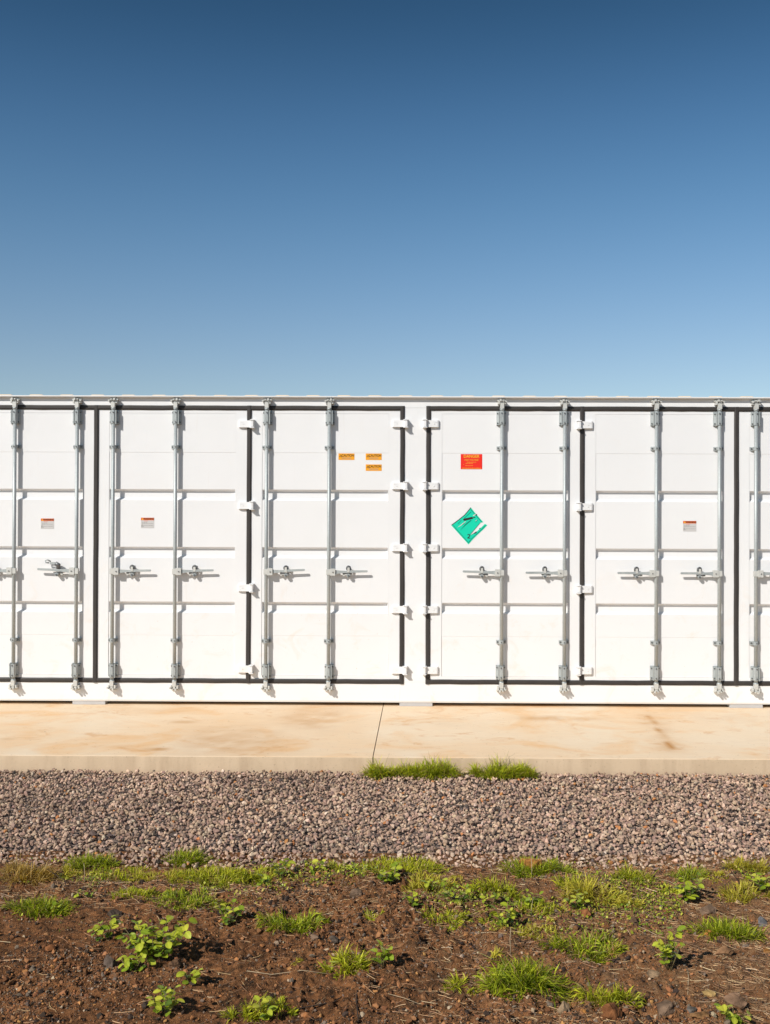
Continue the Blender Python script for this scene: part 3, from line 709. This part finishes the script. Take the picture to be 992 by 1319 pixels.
sticker('warning_sticker', doors[5], 888.5, 677.7, 0.124, 0.098, b_warn, wm)
for q in ((446.3, 588.2), (481.4, 588.3), (481.4, 602.3)): sticker('caution_sticker', doors[3], q[0], q[1], 0.150, 0.060, b_caution, ['orange', 'ink', 'text_grey'])
sticker('danger_sticker', doors[4], 607.4, 594.6, 0.202, 0.142, b_danger, ['red', 'yellow'])
def placard():
    k = 60.0/992.0
    def q(a, b, dy=0.0): p = on_y(580 + a*k, 645 + b*k); return (p.x - cxp - doors[4].location.x, 0.0035 - 0.0012 + dy, p.z)
    mb = MB()
    def poly(pts, mi, dy): mb.add([q(a, b, dy) for a, b in pts], [list(range(len(pts)))], mi)
    def line(pts, wd, mi, dy):
        for (a, b), (c, d) in zip(pts[:-1], pts[1:]):
            L = math.hypot(c-a, d-b); nx_, ny_ = -(d-b)/L*wd/2, (c-a)/L*wd/2
            poly([(a+nx_, b+ny_), (c+nx_, d+ny_), (c-nx_, d-ny_), (a-nx_, b-ny_)], mi, dy)
    out = [(438, 140), (545, 275), (562, 292), (705, 455), (640, 470), (545, 590), (430, 718), (460, 722), (560, 660), (640, 590), (740, 492), (790, 520),
           (700, 615), (560, 745), (470, 835), (390, 930), (200, 720), (20, 520), (180, 400), (310, 295), (380, 210)]
    poly(out, 0, 0.0)
    line([(60, 522), (215, 700), (390, 893), (465, 800), (560, 715), (700, 585), (752, 525)], 13, 1, -0.0006)
    line([(434, 180), (540, 305), (672, 452)], 13, 1, -0.0006)
    line([(438, 148), (384, 214), (310, 302), (180, 408), (28, 520)], 16, 2, -0.0006)
    line([(448, 236), (300, 372)], 12, 1, -0.0008); line([(240, 410), (165, 495)], 10, 1, -0.0008)
    poly([(272, 385), (470, 342), (490, 375), (480, 385), (300, 428), (280, 418)], 2, -0.0012)
    poly([(480, 340), (545, 350), (500, 372)], 2, -0.0013)
    poly([(325, 435), (335, 445), (245, 520), (150, 576), (170, 556)], 3, -0.0010); poly([(325, 452), (285, 498), (235, 524)], 2, -0.0011)
    poly([(440, 405), (455, 420), (330, 520), (210, 632), (330, 490)], 1, -0.0010)
    poly([(590, 400), (575, 425), (535, 462), (545, 440)], 1, -0.0010); poly([(575, 398), (560, 425), (532, 440), (545, 420)], 3, -0.0011)
    poly([(545, 280), (575, 290), (560, 320), (540, 305)], 2, -0.0010); poly([(480, 315), (535, 280), (545, 295), (495, 330)], 3, -0.0011)
    poly([(560, 650), (560, 690), (510, 700), (445, 724), (500, 690)], 2, -0.0010); poly([(650, 572), (640, 600), (618, 606), (622, 588)], 2, -0.0010)
    line([(640, 470), (430, 718)], 6, 2, -0.0009)
    c = q(396, 762, -0.0014); put_text(mb, '2', c[0], c[2], 0.056, c[1], 2, 1.15, 0.0010, R(-6))
    o = link('hazard_placard', mb.mesh('hazard_placard', ['green', 'dgreen', 'ink', 'fade']), doors[4])
    o['label'] = 'torn green diamond placard with the number 2, peeling at its right corner'
placard()

# ------------------------------------------------------------------ grass tufts
def blades(n, w_, dep, L, base, tip, lean=0.8, wid=0.0016, flop=0.6, centre=None, dryf=0.08):
    nc = max(5, n//28); ca = rng.uniform(0, 2*math.pi, nc); cr = np.sqrt(rng.random(nc)); ci = rng.integers(0, nc, n)
    qx = np.cos(ca)[ci]*cr[ci] + rng.normal(0, .11, n); qy = np.sin(ca)[ci]*cr[ci] + rng.normal(0, .11, n)
    a = np.arctan2(qy, qx); rr = np.minimum(np.hypot(qx, qy), 1.25); cl = rng.uniform(0.6, 1.3, nc)[ci]
    x = np.cos(a)*rr*w_/2; y = np.sin(a)*rr*dep/2
    dome = np.sqrt(np.clip(1-rr**2*0.75, 0.12, 1)); ln = L*cl*rng.uniform(0.5, 1.2, n)*(0.55+0.45*dome)
    az = np.arctan2(np.sin(a)*rr*0.8 + rng.normal(0, .8, n), np.cos(a)*rr + rng.normal(0, .8, n))
    th0 = np.clip(lean*(0.2 + rr*0.6) + rng.normal(0, .3, n), 0, 1.35); th1 = np.clip(th0 + flop*rng.uniform(0.3, 2.4, n), 0, 2.3)
    P0 = np.stack([x, y, 0*x], -1); pts = [P0]; seg = 3
    for s in range(seg):
        th = th0 + (th1-th0)*(s/(seg-1)); d = np.stack([np.sin(th)*np.cos(az), np.sin(th)*np.sin(az), np.cos(th)], -1)
        pts.append(pts[-1] + d*(ln/seg)[:, None])
    fa = az + math.pi/2 + rng.normal(0, 0.5, n); side = np.stack([np.cos(fa), np.sin(fa), 0*fa], -1)
    wv = wid*rng.uniform(0.6, 1.5, n)[:, None]
    V = np.stack([pts[0]-side*wv*.7, pts[0]+side*wv*.7, pts[1]-side*wv, pts[1]+side*wv, pts[2]-side*wv*.8, pts[2]+side*wv*.8, pts[3]], 1)
    f = np.array([[0, 1, 3], [0, 3, 2], [2, 3, 5], [2, 5, 4], [4, 5, 6]])
    F = f[None] + (np.arange(n)*7)[:, None, None]
    base = np.array(base); tip = np.array(tip); mixv = rng.random(n)[:, None]
    cb = base*(0.7+0.6*mixv); ct = base*(1-mixv) + tip*mixv
    dry = rng.random(n) < dryf; ct[dry] = (.42, .30, .11); cb[dry] = (.30, .21, .08)
    C = np.stack([cb, cb, (cb+ct)/2, (cb+ct)/2, ct, ct, ct*1.05], 1)
    return V.reshape(-1, 3), F.reshape(-1, 3), C.reshape(-1, 3)
GREEN = ((.22, .26, .012), (.74, .72, .05)); DEEP = ((.13, .19, .010), (.62, .66, .04)); PALE = ((.34, .31, .03), (.78, .68, .09)); DRY = ((.36, .24, .05), (.62, .40, .10))
def tuft(px, by, wpx, hpx, tone, label, name='grass_tuft', cat='grass tuft', dens=1.0, zoff=None, lk=1.0, dryf=0.13, wid=0.0019, lean=0.95):
    p = on_z(px, by, 0.0); k = pxm(p.y); wm_ = wpx/k
    dep = min(0.62*wm_, 0.30); fk = FPX*CAM.z/(p.y-CAM.y)**2; L = max(0.020, (hpx - 0.55*dep*fk)/k)*(0.75 if tone is PALE else 0.95)*lk
    cy_ = p.y + dep*0.45
    if zoff is None: z = float(soil_h(p.x, cy_))
    else: z = zoff
    n = int(min(4200, max(90, 19000*wm_*dep*dens + 90)))
    V, F, C = blades(n, wm_, dep, L, tone[0], tone[1], wid=wid, dryf=dryf, lean=lean)
    if zoff is None: V[:, 2] += soil_h(V[:, 0]*0.9 + p.x, V[:, 1]*0.9 + cy_) - z - 0.004
    o = link(name, fast_mesh(name, V, F, M['grass'], C, smooth=True), loc=(p.x, cy_, z))
    return tag(o, label, cat, 'grass tufts growing in the soil' if zoff is None else 'grass growing against the slab edge')
def edge_grass(x0, x1, by, h, label, seed):
    parts = []; p0 = on_z((x0+x1)/2, by, 0.0); k = pxm(p0.y); n_ = 11; off = 0
    for i in range(n_):
        cxm = (x0 + (x1-x0)*(i+0.5)/n_ - (x0+x1)/2)/k + rng.normal(0, .012)
        V, F, C = blades(int(rng.uniform(200, 480)), (x1-x0)/n_/k*rng.uniform(1.3, 2.2), rng.uniform(.07, .15), h/k*rng.uniform(0.45, 1.35)*(0.7 if i in (0, n_-1) else 1), (.20, .27, .012), (.74, .76, .05), lean=1.0, wid=0.0022, dryf=.14)
        V[:, 0] += cxm; V[:, 1] += rng.uniform(-.035, .03); parts.append((V, F+off, C)); off += len(V)
    V, F, C = blades(60, (x1-x0)/k*0.9, 0.1, h/k*2.0, (.12, .12, .03), (.30, .26, .08), lean=0.4, wid=0.0014); parts.append((V, F+off, C))
    V = np.concatenate([q[0] for q in parts]); F = np.concatenate([q[1] for q in parts]); C = np.concatenate([q[2] for q in parts])
    o = link('grass_tuft', fast_mesh('grass_tuft', V, F, M['grass'], C, smooth=True), loc=(p0.x, SLAB_Y0-0.125, 0.0))
    tag(o, label, 'grass tuft', 'grass growing against the slab edge')
edge_grass(474, 590, 997, 21, 'wider left patch of green grass against the front of the concrete slab', 1)
edge_grass(614, 692, 1000, 18, 'narrower right patch of green grass against the front of the concrete slab', 2)

T = tuft
T(28, 1136, 62, 36, DRY, 'yellowed dry grass clump at the far left edge of the gravel', dens=0.9, dryf=0.35)
T(70, 1128, 50, 24, PALE, 'pale sparse grass between the yellow clump and the dark green tuft at left', dens=.6)
T(112, 1118, 58, 28, DEEP, 'rounded dark green tuft by the gravel, second clump from the left edge', dens=1.3)
T(150, 1132, 90, 22, GREEN, 'low grass mat just right of the leftmost dark green tuft', dens=.7)
T(237, 1112, 56, 26, DEEP, 'rounded dark green tuft rising at the gravel edge behind the long left mat', dens=1.4)
T(205, 1135, 80, 24, PALE, 'pale grass mat below the second rounded dark tuft', dens=.8)
T(272, 1141, 130, 30, GREEN, 'long bright grass mat along the gravel left of centre', dens=1.0)
T(170, 1160, 70, 20, GREEN, 'short grass strip in front of the left mats, left half', dens=.8)
T(238, 1171, 96, 26, DEEP, 'short grass strip in front of the left mats, right half', dens=1.0)
T(46, 1181, 80, 30, DEEP, 'dense green tuft alone near the left edge of the soil', dens=1.3)
T(372, 1199, 76, 32, DEEP, 'dense green tuft in the open soil left of centre', dens=1.3)
T(446, 1252, 52, 34, GREEN, 'spiky bright green tuft beside a round-leaved seedling', dens=1.0, wid=.0022)
T(318, 1311, 46, 34, GREEN, 'bright grass tuft at the bottom edge left of a leafy sprout', dens=1.1, wid=.002)
T(363, 1303, 42, 24, GREEN, 'small grass tuft at the bottom edge right of a leafy sprout', dens=.9)
T(515, 1130, 120, 28, GREEN, 'wide grass mat at the gravel edge in the centre', dens=.9)
T(552, 1150, 70, 30, PALE, 'pale thin grass on the right of the central mat', dens=.6)
T(574, 1193, 62, 20, GREEN, 'low flat tuft in the soil just right of centre', dens=.9)
T(480, 1187, 32, 15, GREEN, 'tiny low tuft in the open soil at centre', dens=.8)
T(637, 1157, 56, 32, GREEN, 'fresh grass patch in front and left of the orange rock', dens=1.0)
T(695, 1127, 86, 28, DEEP, 'dark grass around the orange rock at the gravel edge', dens=1.1)
T(765, 1160, 80, 46, PALE, 'tall pale grass patch right of the orange rock', dens=.8)
T(820, 1135, 46, 30, GREEN, 'grass clump at the gravel edge right of the tall pale patch', dens=.8)
T(822, 1163, 50, 26, PALE, 'thin grass below the clump at the gravel edge, right of centre', dens=.6)
T(700, 1177, 80, 24, GREEN, 'mixed grass and clover in front of the tall pale patch', dens=.8)
T(680, 1207, 86, 28, PALE, 'straggling thin grass left of the leafy right-hand tuft', dens=.5)
T(757, 1228, 86, 36, DEEP, 'tuft with curling blades above the grey rocks right of centre', dens=1.0)
T(678, 1286, 96, 56, DEEP, 'largest dense green tuft near the bottom right of centre', dens=1.5, wid=.002)
T(603, 1277, 56, 26, GREEN, 'low side tuft on the left of the largest tuft', dens=.9)
T(788, 1300, 72, 40, GREEN, 'bright tuft right above the rusty rock at the bottom', dens=1.2, wid=.002)
T(892, 1133, 44, 24, DEEP, 'small rounded tuft at the gravel edge toward the right', dens=1.0)
T(946, 1205, 84, 34, DEEP, 'dense green tuft near the right edge behind small stones', dens=1.3)
T(968, 1125, 56, 32, PALE, 'pale grass clump at the gravel edge at far right', dens=1.0)
T(965, 1155, 66, 34, PALE, 'thin yellowish grass below the far right clump', dens=.6)
T(930, 1135, 50, 18, PALE, 'very low thin grass between the two right-hand clumps', dens=.5)
T(395, 1130, 70, 14, PALE, 'sparse flat grass at the gravel edge left of the central mat', dens=.4)
T(640, 1232, 26, 24, PALE, 'few pale thin blades above the largest tuft', dens=.35)
T(382, 1238, 12, 16, PALE, 'single tiny grass seedling left of the spiky tuft', dens=.2)

T(330, 1128, 60, 20, GREEN, 'low bright grass joining the long left mat to the pale round-leaved stalk', dens=.7)
T(430, 1122, 50, 16, GREEN, 'low grass at the gravel edge just left of the central mat', dens=.7)
T(595, 1140, 30, 12, PALE, 'tiny pale tuft between the central mat and the fresh grass patch', dens=.6)
T(735, 1145, 44, 24, GREEN, 'short bright tuft on the left side of the tall pale grass patch', dens=.9)
T(865, 1148, 24, 14, GREEN, 'small tuft left of the right-hand leafy weed', dens=.7)
T(640, 1190, 36, 18, GREEN, 'short tuft under the dark leafy weed right of centre', dens=.8)
T(790, 1226, 30, 22, PALE, 'thin reddish-tipped grass on the right of the curling tuft', dens=.5, dryf=.4)

# ------------------------------------------------------------------ leafy weeds: stem + separate leaves
def leaf_mesh(tone, k):
    rr = random.Random(k); prof = [(0, 0.0), (0.16, 0.26), (0.42, 0.40), (0.70, 0.36), (0.90, 0.19), (1.0, 0.0)]
    vs = []; N = len(prof); cup = rr.uniform(0.06, 0.22); curl = rr.uniform(0.1, 0.35)
    for x, w_ in prof:
        z = -curl*x*x
        vs += [(x, -w_, z + cup*w_), (x, -w_*0.5, z+cup*w_*0.3), (x, 0, z - 0.02), (x, w_*0.5, z+cup*w_*0.3), (x, w_, z + cup*w_)]
    V = np.array(vs); F = np.array([[i*5+j, (i+1)*5+j, (i+1)*5+j+1, i*5+j+1] for i in range(N-1) for j in range(4)])
    C = np.repeat(np.array(tone)[None], len(V), 0)*np.where(np.arange(len(V)) % 5 == 2, 1.25, 1.0)[:, None]*np.linspace(0.85, 1.08, len(V))[:, None]
    return fast_mesh('leaf', V, F, M['leaf'], C, smooth=True)
LEAVES = [leaf_mesh(c, i) for i, c in enumerate([(.36, .42, .03), (.46, .50, .045), (.18, .26, .02), (.56, .55, .06), (.26, .35, .028), (.09, .15, .02)])]
def weed(px, by, wpx, hpx, nst, nl, lpx, label, bright=0, seed=0):
    rr = random.Random(1000+seed+int(px)*7+int(by)); p = on_z(px, by, 0.0); k = pxm(p.y); W = wpx/k; H = hpx/k*0.86; L = lpx/k
    y0 = p.y + 0.3*min(W, .2); z0 = float(soil_h(p.x, y0)); L *= 0.98; W *= 1.02; H *= 1.08; nl = int(nl*2.2); root = empty('weed', (p.x, y0, z0)); tag(root, label, 'weed', 'broad-leaved weeds in the soil')
    mb = MB(); tips = []
    for i in range(nst):
        a = 2*math.pi*(i + rr.random()*0.6)/nst; rad = W/2*rr.uniform(0.45, 0.9)
        h = H*rr.uniform(0.55, 1.0); e = Vector((math.cos(a)*rad, math.sin(a)*rad*0.6, h)); b_ = Vector((e.x*0.15, e.y*0.15, -0.01))
        if nst == 1: e = Vector((0.01, 0, H)); b_ = Vector((0, 0, -0.01))
        mid = (b_+e)/2 + Vector((e.x*0.1, e.y*.1, h*0.12)); mb.tube([b_, mid, e], 0.0016, 5, radii=[.0022, .0016, .0010]); tips.append((b_, mid, e))
    link('stem', mb.mesh('stem', ['stem']), root)
    for j in range(nl):
        b_, mid, e = tips[j % nst]; t = 1.0 if j < nst else rr.uniform(0.25, 0.95)
        pos = b_*(1-t)**2 + mid*2*t*(1-t) + e*t*t
        me = LEAVES[rr.choice([0, 1, 3, 1, 4]) if t > 0.6 else rr.choice([0, 2, 4, 5])]
        o = link('leaf', me, root, loc=pos); s_ = L*rr.uniform(0.65, 1.15); o.scale = (s_, s_*rr.uniform(0.8, 1.1), s_)
        az = rr.uniform(0, 2*math.pi) if t < 0.99 else math.atan2(e.y, e.x) + rr.uniform(-1.2, 1.2)
        o.rotation_euler = (rr.uniform(-0.45, 0.75), rr.uniform(-0.75, 0.25), az)
weed(131, 1214, 40, 34, 6, 20, 11, 'small leafy weed left of the biggest weed', 1)
weed(196, 1246, 98, 56, 18, 80, 12, 'biggest broad-leaved weed, spreading in the lower left soil', 1)
weed(168, 1257, 46, 24, 6, 18, 11, 'low leafy weed just below the left of the biggest weed')
weed(245, 1271, 26, 22, 3, 8, 11, 'seedling with three round leaves right below the biggest weed')
weed(208, 1313, 46, 40, 8, 30, 11, 'bushy leafy weed at the bottom edge on the left')
weed(293, 1193, 38, 28, 7, 22, 9, 'leafy weed with upright yellow-green shoots left of the dense tuft')
weed(493, 1250, 30, 36, 5, 16, 12, 'upright seedling with round leaves at the centre of the soil')
weed(340, 1315, 26, 30, 3, 9, 12, 'leafy sprout between two grass tufts at the bottom')
weed(865, 1256, 46, 56, 6, 22, 12, 'tall thin weed with round leaves in the right-hand soil')
weed(950, 1319, 40, 24, 6, 18, 11, 'leafy weed in the bottom right corner')
weed(893, 1163, 50, 36, 7, 24, 11, 'leafy weed left of the grey-brown rock on the right')
weed(362, 1130, 28, 26, 5, 14, 9, 'upright weed at the gravel edge left of centre')
weed(403, 1126, 40, 22, 5, 15, 8, 'low leafy weed at the gravel edge left of the central grass mat')
weed(338, 1143, 20, 18, 3, 7, 9, 'pair of pale round leaves on a bare dark stalk')
weed(500, 1146, 46, 30, 6, 20, 9, 'leafy weed in the front of the central grass mat')
weed(458, 1128, 40, 16, 5, 14, 8, 'yellow-green weed on the left of the central grass mat')
weed(534, 1178, 30, 30, 5, 13, 8, 'spindly weed above the low flat tuft')
weed(590, 1172, 46, 26, 7, 20, 8, 'loose weed patch between the flat tuft and the fresh grass')
weed(632, 1172, 24, 20, 3, 8, 8, 'few small leaves below the fresh grass patch')
weed(653, 1196, 42, 36, 6, 18, 10, 'dark leafy weed left of the straggling grass')
weed(682, 1170, 38, 24, 5, 16, 10, 'rounded weed growing inside the mixed grass')
weed(744, 1172, 40, 28, 6, 16, 9, 'weed in the shade of the tall pale grass patch')
weed(560, 1152, 30, 22, 4, 10, 8, 'pale weed on the right side of the central grass mat')
weed(104, 1160, 36, 12, 4, 9, 6, 'tiny pale seedlings beside a dark twig at left')
weed(985, 1150, 36, 26, 5, 14, 9, 'pale leafy weed at the right edge of the picture')
weed(66, 1180, 26, 14, 4, 10, 8, 'leaves poking out of the right side of the left-hand tuft')

# tiny sprouts and creeping leaves mixed through the grass band
def tiny(n):
    x = rng.uniform(-2.4, 2.4, n); y = rng.uniform(-5.0, GR_Y + 0.05, n)
    band = 0.95*np.exp(-((y + 4.38)/0.26)**2) + 0.30*np.exp(-((y + 4.75)/0.30)**2)*(x > -.2) + 0.03
    k = rng.random(n) < np.clip(band*(0.6 + 0.4*(x > -.3))*np.clip(4.2*fbm(x, y, 2.6, 4, 0.6, 83) + 0.0, 0, 1), 0, 1); x, y = x[k], y[k]; n = len(x)
    L = rng.uniform(.006, .017, n); az = rng.uniform(0, 2*math.pi, n); el = rng.uniform(-.1, 1.1, n)
    d = np.stack([np.cos(az)*np.cos(el), np.sin(az)*np.cos(el), np.sin(el)], -1); s_ = np.stack([-np.sin(az), np.cos(az), rng.uniform(-.4, .4, n)], -1)
    P0 = np.stack([x, y, soil_h(x, y) + rng.uniform(0.001, .022, n)], -1); wv = (L*rng.uniform(.16, .42, n))[:, None]; l = L[:, None]
    V = np.stack([P0, P0+d*l*.3-s_*wv, P0+d*l*.3+s_*wv, P0+d*l*.75-s_*wv*.8, P0+d*l*.75+s_*wv*.8, P0+d*l], 1)
    F = np.array([[0, 1, 2], [1, 3, 4], [1, 4, 2], [3, 5, 4]])[None] + (np.arange(n)*6)[:, None, None]
    C = np.repeat(palette(n, [(.34, .40, .03), (.52, .52, .06), (.18, .27, .02), (.55, .42, .12)], [30, 24, 22, 12], .25)[:, None], 6, 1)
    return V.reshape(-1, 3), F.reshape(-1, 3), C.reshape(-1, 3)
V, F, C = tiny(52000)
tag(link('ground_cover', fast_mesh('ground_cover', V, F, M['leaf'], C)), 'tiny creeping leaves and sprouts along the gravel edge', 'ground cover', kind='stuff')

# ------------------------------------------------------------------ rocks
def rock(px, by, wpx, hpx, c, label, seed, deep=0.75):
    p = on_z(px, by, 0.0); k = pxm(p.y); W = 0.85*wpx/k; H = 0.85*hpx/k; rg = np.random.default_rng(seed)
    bm = bmesh.new(); bmesh.ops.create_icosphere(bm, subdivisions=3, radius=1.0)
    V = np.array([v.co[:] for v in bm.verts]); F = np.array([[v.index for v in f.verts] for f in bm.faces]); bm.free()
    for _ in range(9):
        d = rg.normal(size=3); d /= np.linalg.norm(d); k_ = V @ d; V = V - np.maximum(k_ - rg.uniform(0.45, 0.8), 0)[:, None]*d
    V *= (1 + 0.30*fbm(V[:, 0]*2+seed, V[:, 1]*2+V[:, 2]*2.6, 1.3, 4, .65, seed))[:, None]
    V[:, 0] *= W/2/0.8; V[:, 1] *= W/2*deep/0.8; V[:, 2] *= H/2/0.72
    cc = 0.85*np.array(c)*(1 + 1.0*fbm(V[:, 0]*30+seed, V[:, 1]*30+V[:, 2]*20, 1.0, 3, .6, seed+3))[:, None]
    y0 = p.y + W*deep/2; z0 = float(soil_h(p.x, y0))
    o = link('rock', fast_mesh('rock', V, F, M['rock'], np.clip(cc, .01, 1)), loc=(p.x, y0, z0 + H*0.20)); o.rotation_euler = (0, 0, rg.uniform(-.5, .5))
    tag(o, label, 'rock', 'rocks lying on the soil')
RU = (.30, .12, .045); GY = (.24, .155, .10); TN = (.33, .22, .13); OR = (.52, .23, .06); YL = (.55, .36, .14)
for a in [(684, 1119, 29, 24, OR, 'bright orange rock in the dark grass at the gravel edge', 1), (916, 1172, 24, 17, GY, 'grey-brown rock beside a leafy weed on the right', 2),
    (791, 1319, 28, 30, RU, 'rusty red rock below the bright tuft at the bottom edge', 3), (857, 1306, 26, 26, GY, 'dark grey rock at the bottom between rusty rock and leafy weed', 4),
    (458, 1160, 20, 14, GY, 'dark grey stone below the central grass mat', 5), (727, 1304, 16, 24, (.32, .22, .13), 'upright greyish slab right below the largest tuft', 6),
    (752, 1304, 10, 9, OR, 'small orange pebble between grey slab and rusty rock', 7), (915, 1279, 18, 11, YL, 'pale yellow stone in the right-hand soil', 8),
    (843, 1254, 20, 10, TN, 'tan flat stone at the foot of the tall thin weed', 9), (755, 1178, 15, 14, RU, 'rusty stone in front of the shaded weed', 10),
    (781, 1190, 10, 10, RU, 'small brown-orange stone, left one of the pair behind the curling tuft', 11), (795, 1202, 8, 8, YL, 'small yellow stone above the curling tuft', 12),
    (740, 1194, 20, 12, TN, 'tan stone half hidden behind the curling tuft', 13), (148, 1180, 20, 15, (.10, .07, .05), 'dark round clod right of the dense left-hand tuft', 14),
    (140, 1246, 20, 20, (.15, .11, .085), 'dark grey lump on the left of the biggest weed', 15), (222, 1252, 20, 12, (.20, .11, .06), 'brown lump in the shade of the biggest weed', 16),
    (820, 1192, 18, 14, (.12, .07, .04), 'brown clod left of the tall thin weed', 17), (985, 1184, 14, 18, (.17, .165, .17), 'bluish grey stone at the right edge', 18),
    (912, 1202, 12, 10, OR, 'small orange stone touching the right-hand tuft', 19), (962, 1216, 12, 6, (.34, .25, .18), 'flat grey pebble below the right-hand tuft', 20),
    (935, 1226, 22, 14, (.26, .14, .07), 'reddish-brown flat stone in the right-hand soil', 21), (950, 1302, 26, 18, (.32, .19, .115), 'brown-grey stone above the bottom right weed', 22),
    (905, 1318, 26, 10, (.42, .22, .09), 'orange-brown slab at the bottom edge left of the corner weed', 23), (892, 1308, 12, 11, (.22, .19, .16), 'small grey stone beside the bottom right weed', 24),
    (817, 1293, 10, 8, TN, 'small tan pebble right of the bright bottom tuft', 25), (990, 1222, 10, 9, OR, 'small orange stone cut by the right edge', 26),
    (245, 1185, 12, 8, (.28, .15, .08), 'pinkish-brown stone below the left grass strips', 27), (61, 1225, 16, 8, RU, 'flat rusty clod in the left-hand soil', 28),
    (405, 1214, 14, 9, GY, 'grey clod below the dense tuft left of centre', 29), (430, 1218, 13, 9, (.11, .085, .065), 'darkest clod right below the dense tuft left of centre', 30)]:
    rock(*a)

# ------------------------------------------------------------------ single twigs and stalks
def twig(pts, r, c, label, name='dry_twig'):
    P3 = []
    for (px, py, h) in pts:
        q = on_z(px, py, 0.0); P3.append(Vector((q.x, q.y, float(soil_h(q.x, q.y)) + h)))
    o0 = P3[0].copy(); mb = MB(); mb.tube([p - o0 for p in P3], r, 6, radii=[r*(1-0.5*i/len(P3)) for i in range(len(P3))])
    me = mb.mesh(name, ['straw']); at = me.attributes.new('Col', 'FLOAT_COLOR', 'POINT'); at.data.foreach_set('color', np.tile(np.array([*c, 1.0], np.float32), len(me.vertices)))
    tag(link(name, me, loc=o0), label, 'twig', 'single twigs and stalks on the soil')
ST_ = (.42, .32, .20); DK = (.045, .03, .022)
twig([(318, 1250, .008), (350, 1251, .010), (390, 1252, .008), (425, 1253, .006)], .0016, ST_, 'long straight straw left of the spiky tuft')
twig([(280, 1302, .004), (330, 1300, .006), (380, 1298, .006), (430, 1287, .006), (475, 1262, .006)], .0035, DK, 'long dark root curving along the bottom left of centre')
twig([(461, 1275, .005), (459, 1290, .006), (462, 1318, .005)], .0035, DK, 'short dark root running down to the bottom edge')
twig([(109, 1138, .0), (109, 1136, .05), (108, 1135, .09)], .0016, ST_, 'upright pale stalk in the left grass')
twig([(102, 1158, .0), (101, 1157, .045), (99, 1156, .075)], .0016, DK, 'short dark upright twig at left')
twig([(85, 1148, .01), (84, 1143, .02), (60, 1130, .05)], .0022, DK, 'leaning dark twig below the yellow grass')
twig([(658, 1226, .0), (657, 1224, .06), (658, 1222, .11)], .0018, ST_, 'upright pale stalk right of centre')
twig([(684, 1180, .0), (685, 1178, .05), (687, 1176, .09)], .0014, ST_, 'leaning pale stalk below the orange rock')
twig([(685, 1128, .0), (685, 1126, .06), (684, 1125, .10)], .0018, ST_, 'pale stalk standing in front of the orange rock')
twig([(538, 1210, .03), (541, 1218, .015), (545, 1224, .004)], .002, DK, 'short black twig in the centre of the soil')
twig([(590, 1190, .008), (620, 1198, .010), (645, 1202, .006)], .002, DK, 'dark twig below the low flat tuft')
twig([(818, 1190, .006), (835, 1198, .012), (846, 1204, .006)], .0018, ST_, 'bent pale straw above the tall thin weed')
twig([(880, 1200, .006), (850, 1212, .010), (838, 1230, .006)], .0018, DK, 'dark twig above the tall thin weed')
twig([(838, 1282, .004), (848, 1300, .006), (862, 1322, .004)], .0022, DK, 'dark twig beside the dark grey rock')
twig([(862, 1290, .006), (885, 1305, .008), (912, 1312, .005)], .003, DK, 'thick dark twig right of the dark grey rock')
twig([(843, 1128, .008), (862, 1134, .012), (872, 1138, .008)], .0018, ST_, 'pale straw at the gravel edge toward the right')
twig([(884, 1246, .0), (887, 1258, .02), (886, 1272, .004)], .0018, ST_, 'pale curved stalk right of the tall thin weed')
twig([(630, 1246, .006), (636, 1236, .008), (616, 1224, .03)], .0014, (.35, .36, .10), 'greenish straw above the side tuft')
twig([(500, 1282, .006), (520, 1290, .008), (545, 1296, .005)], .0014, ST_, 'pale straw near the bottom centre')
twig([(905, 1150, .0), (904, 1149, .03), (900, 1148, .06)], .0014, DK, 'thin dark twig in the right-hand leafy weed')
twig([(960, 1150, .0), (958, 1148, .03), (940, 1138, .07)], .0022, DK, 'forked-looking dark twig in the far right grass')
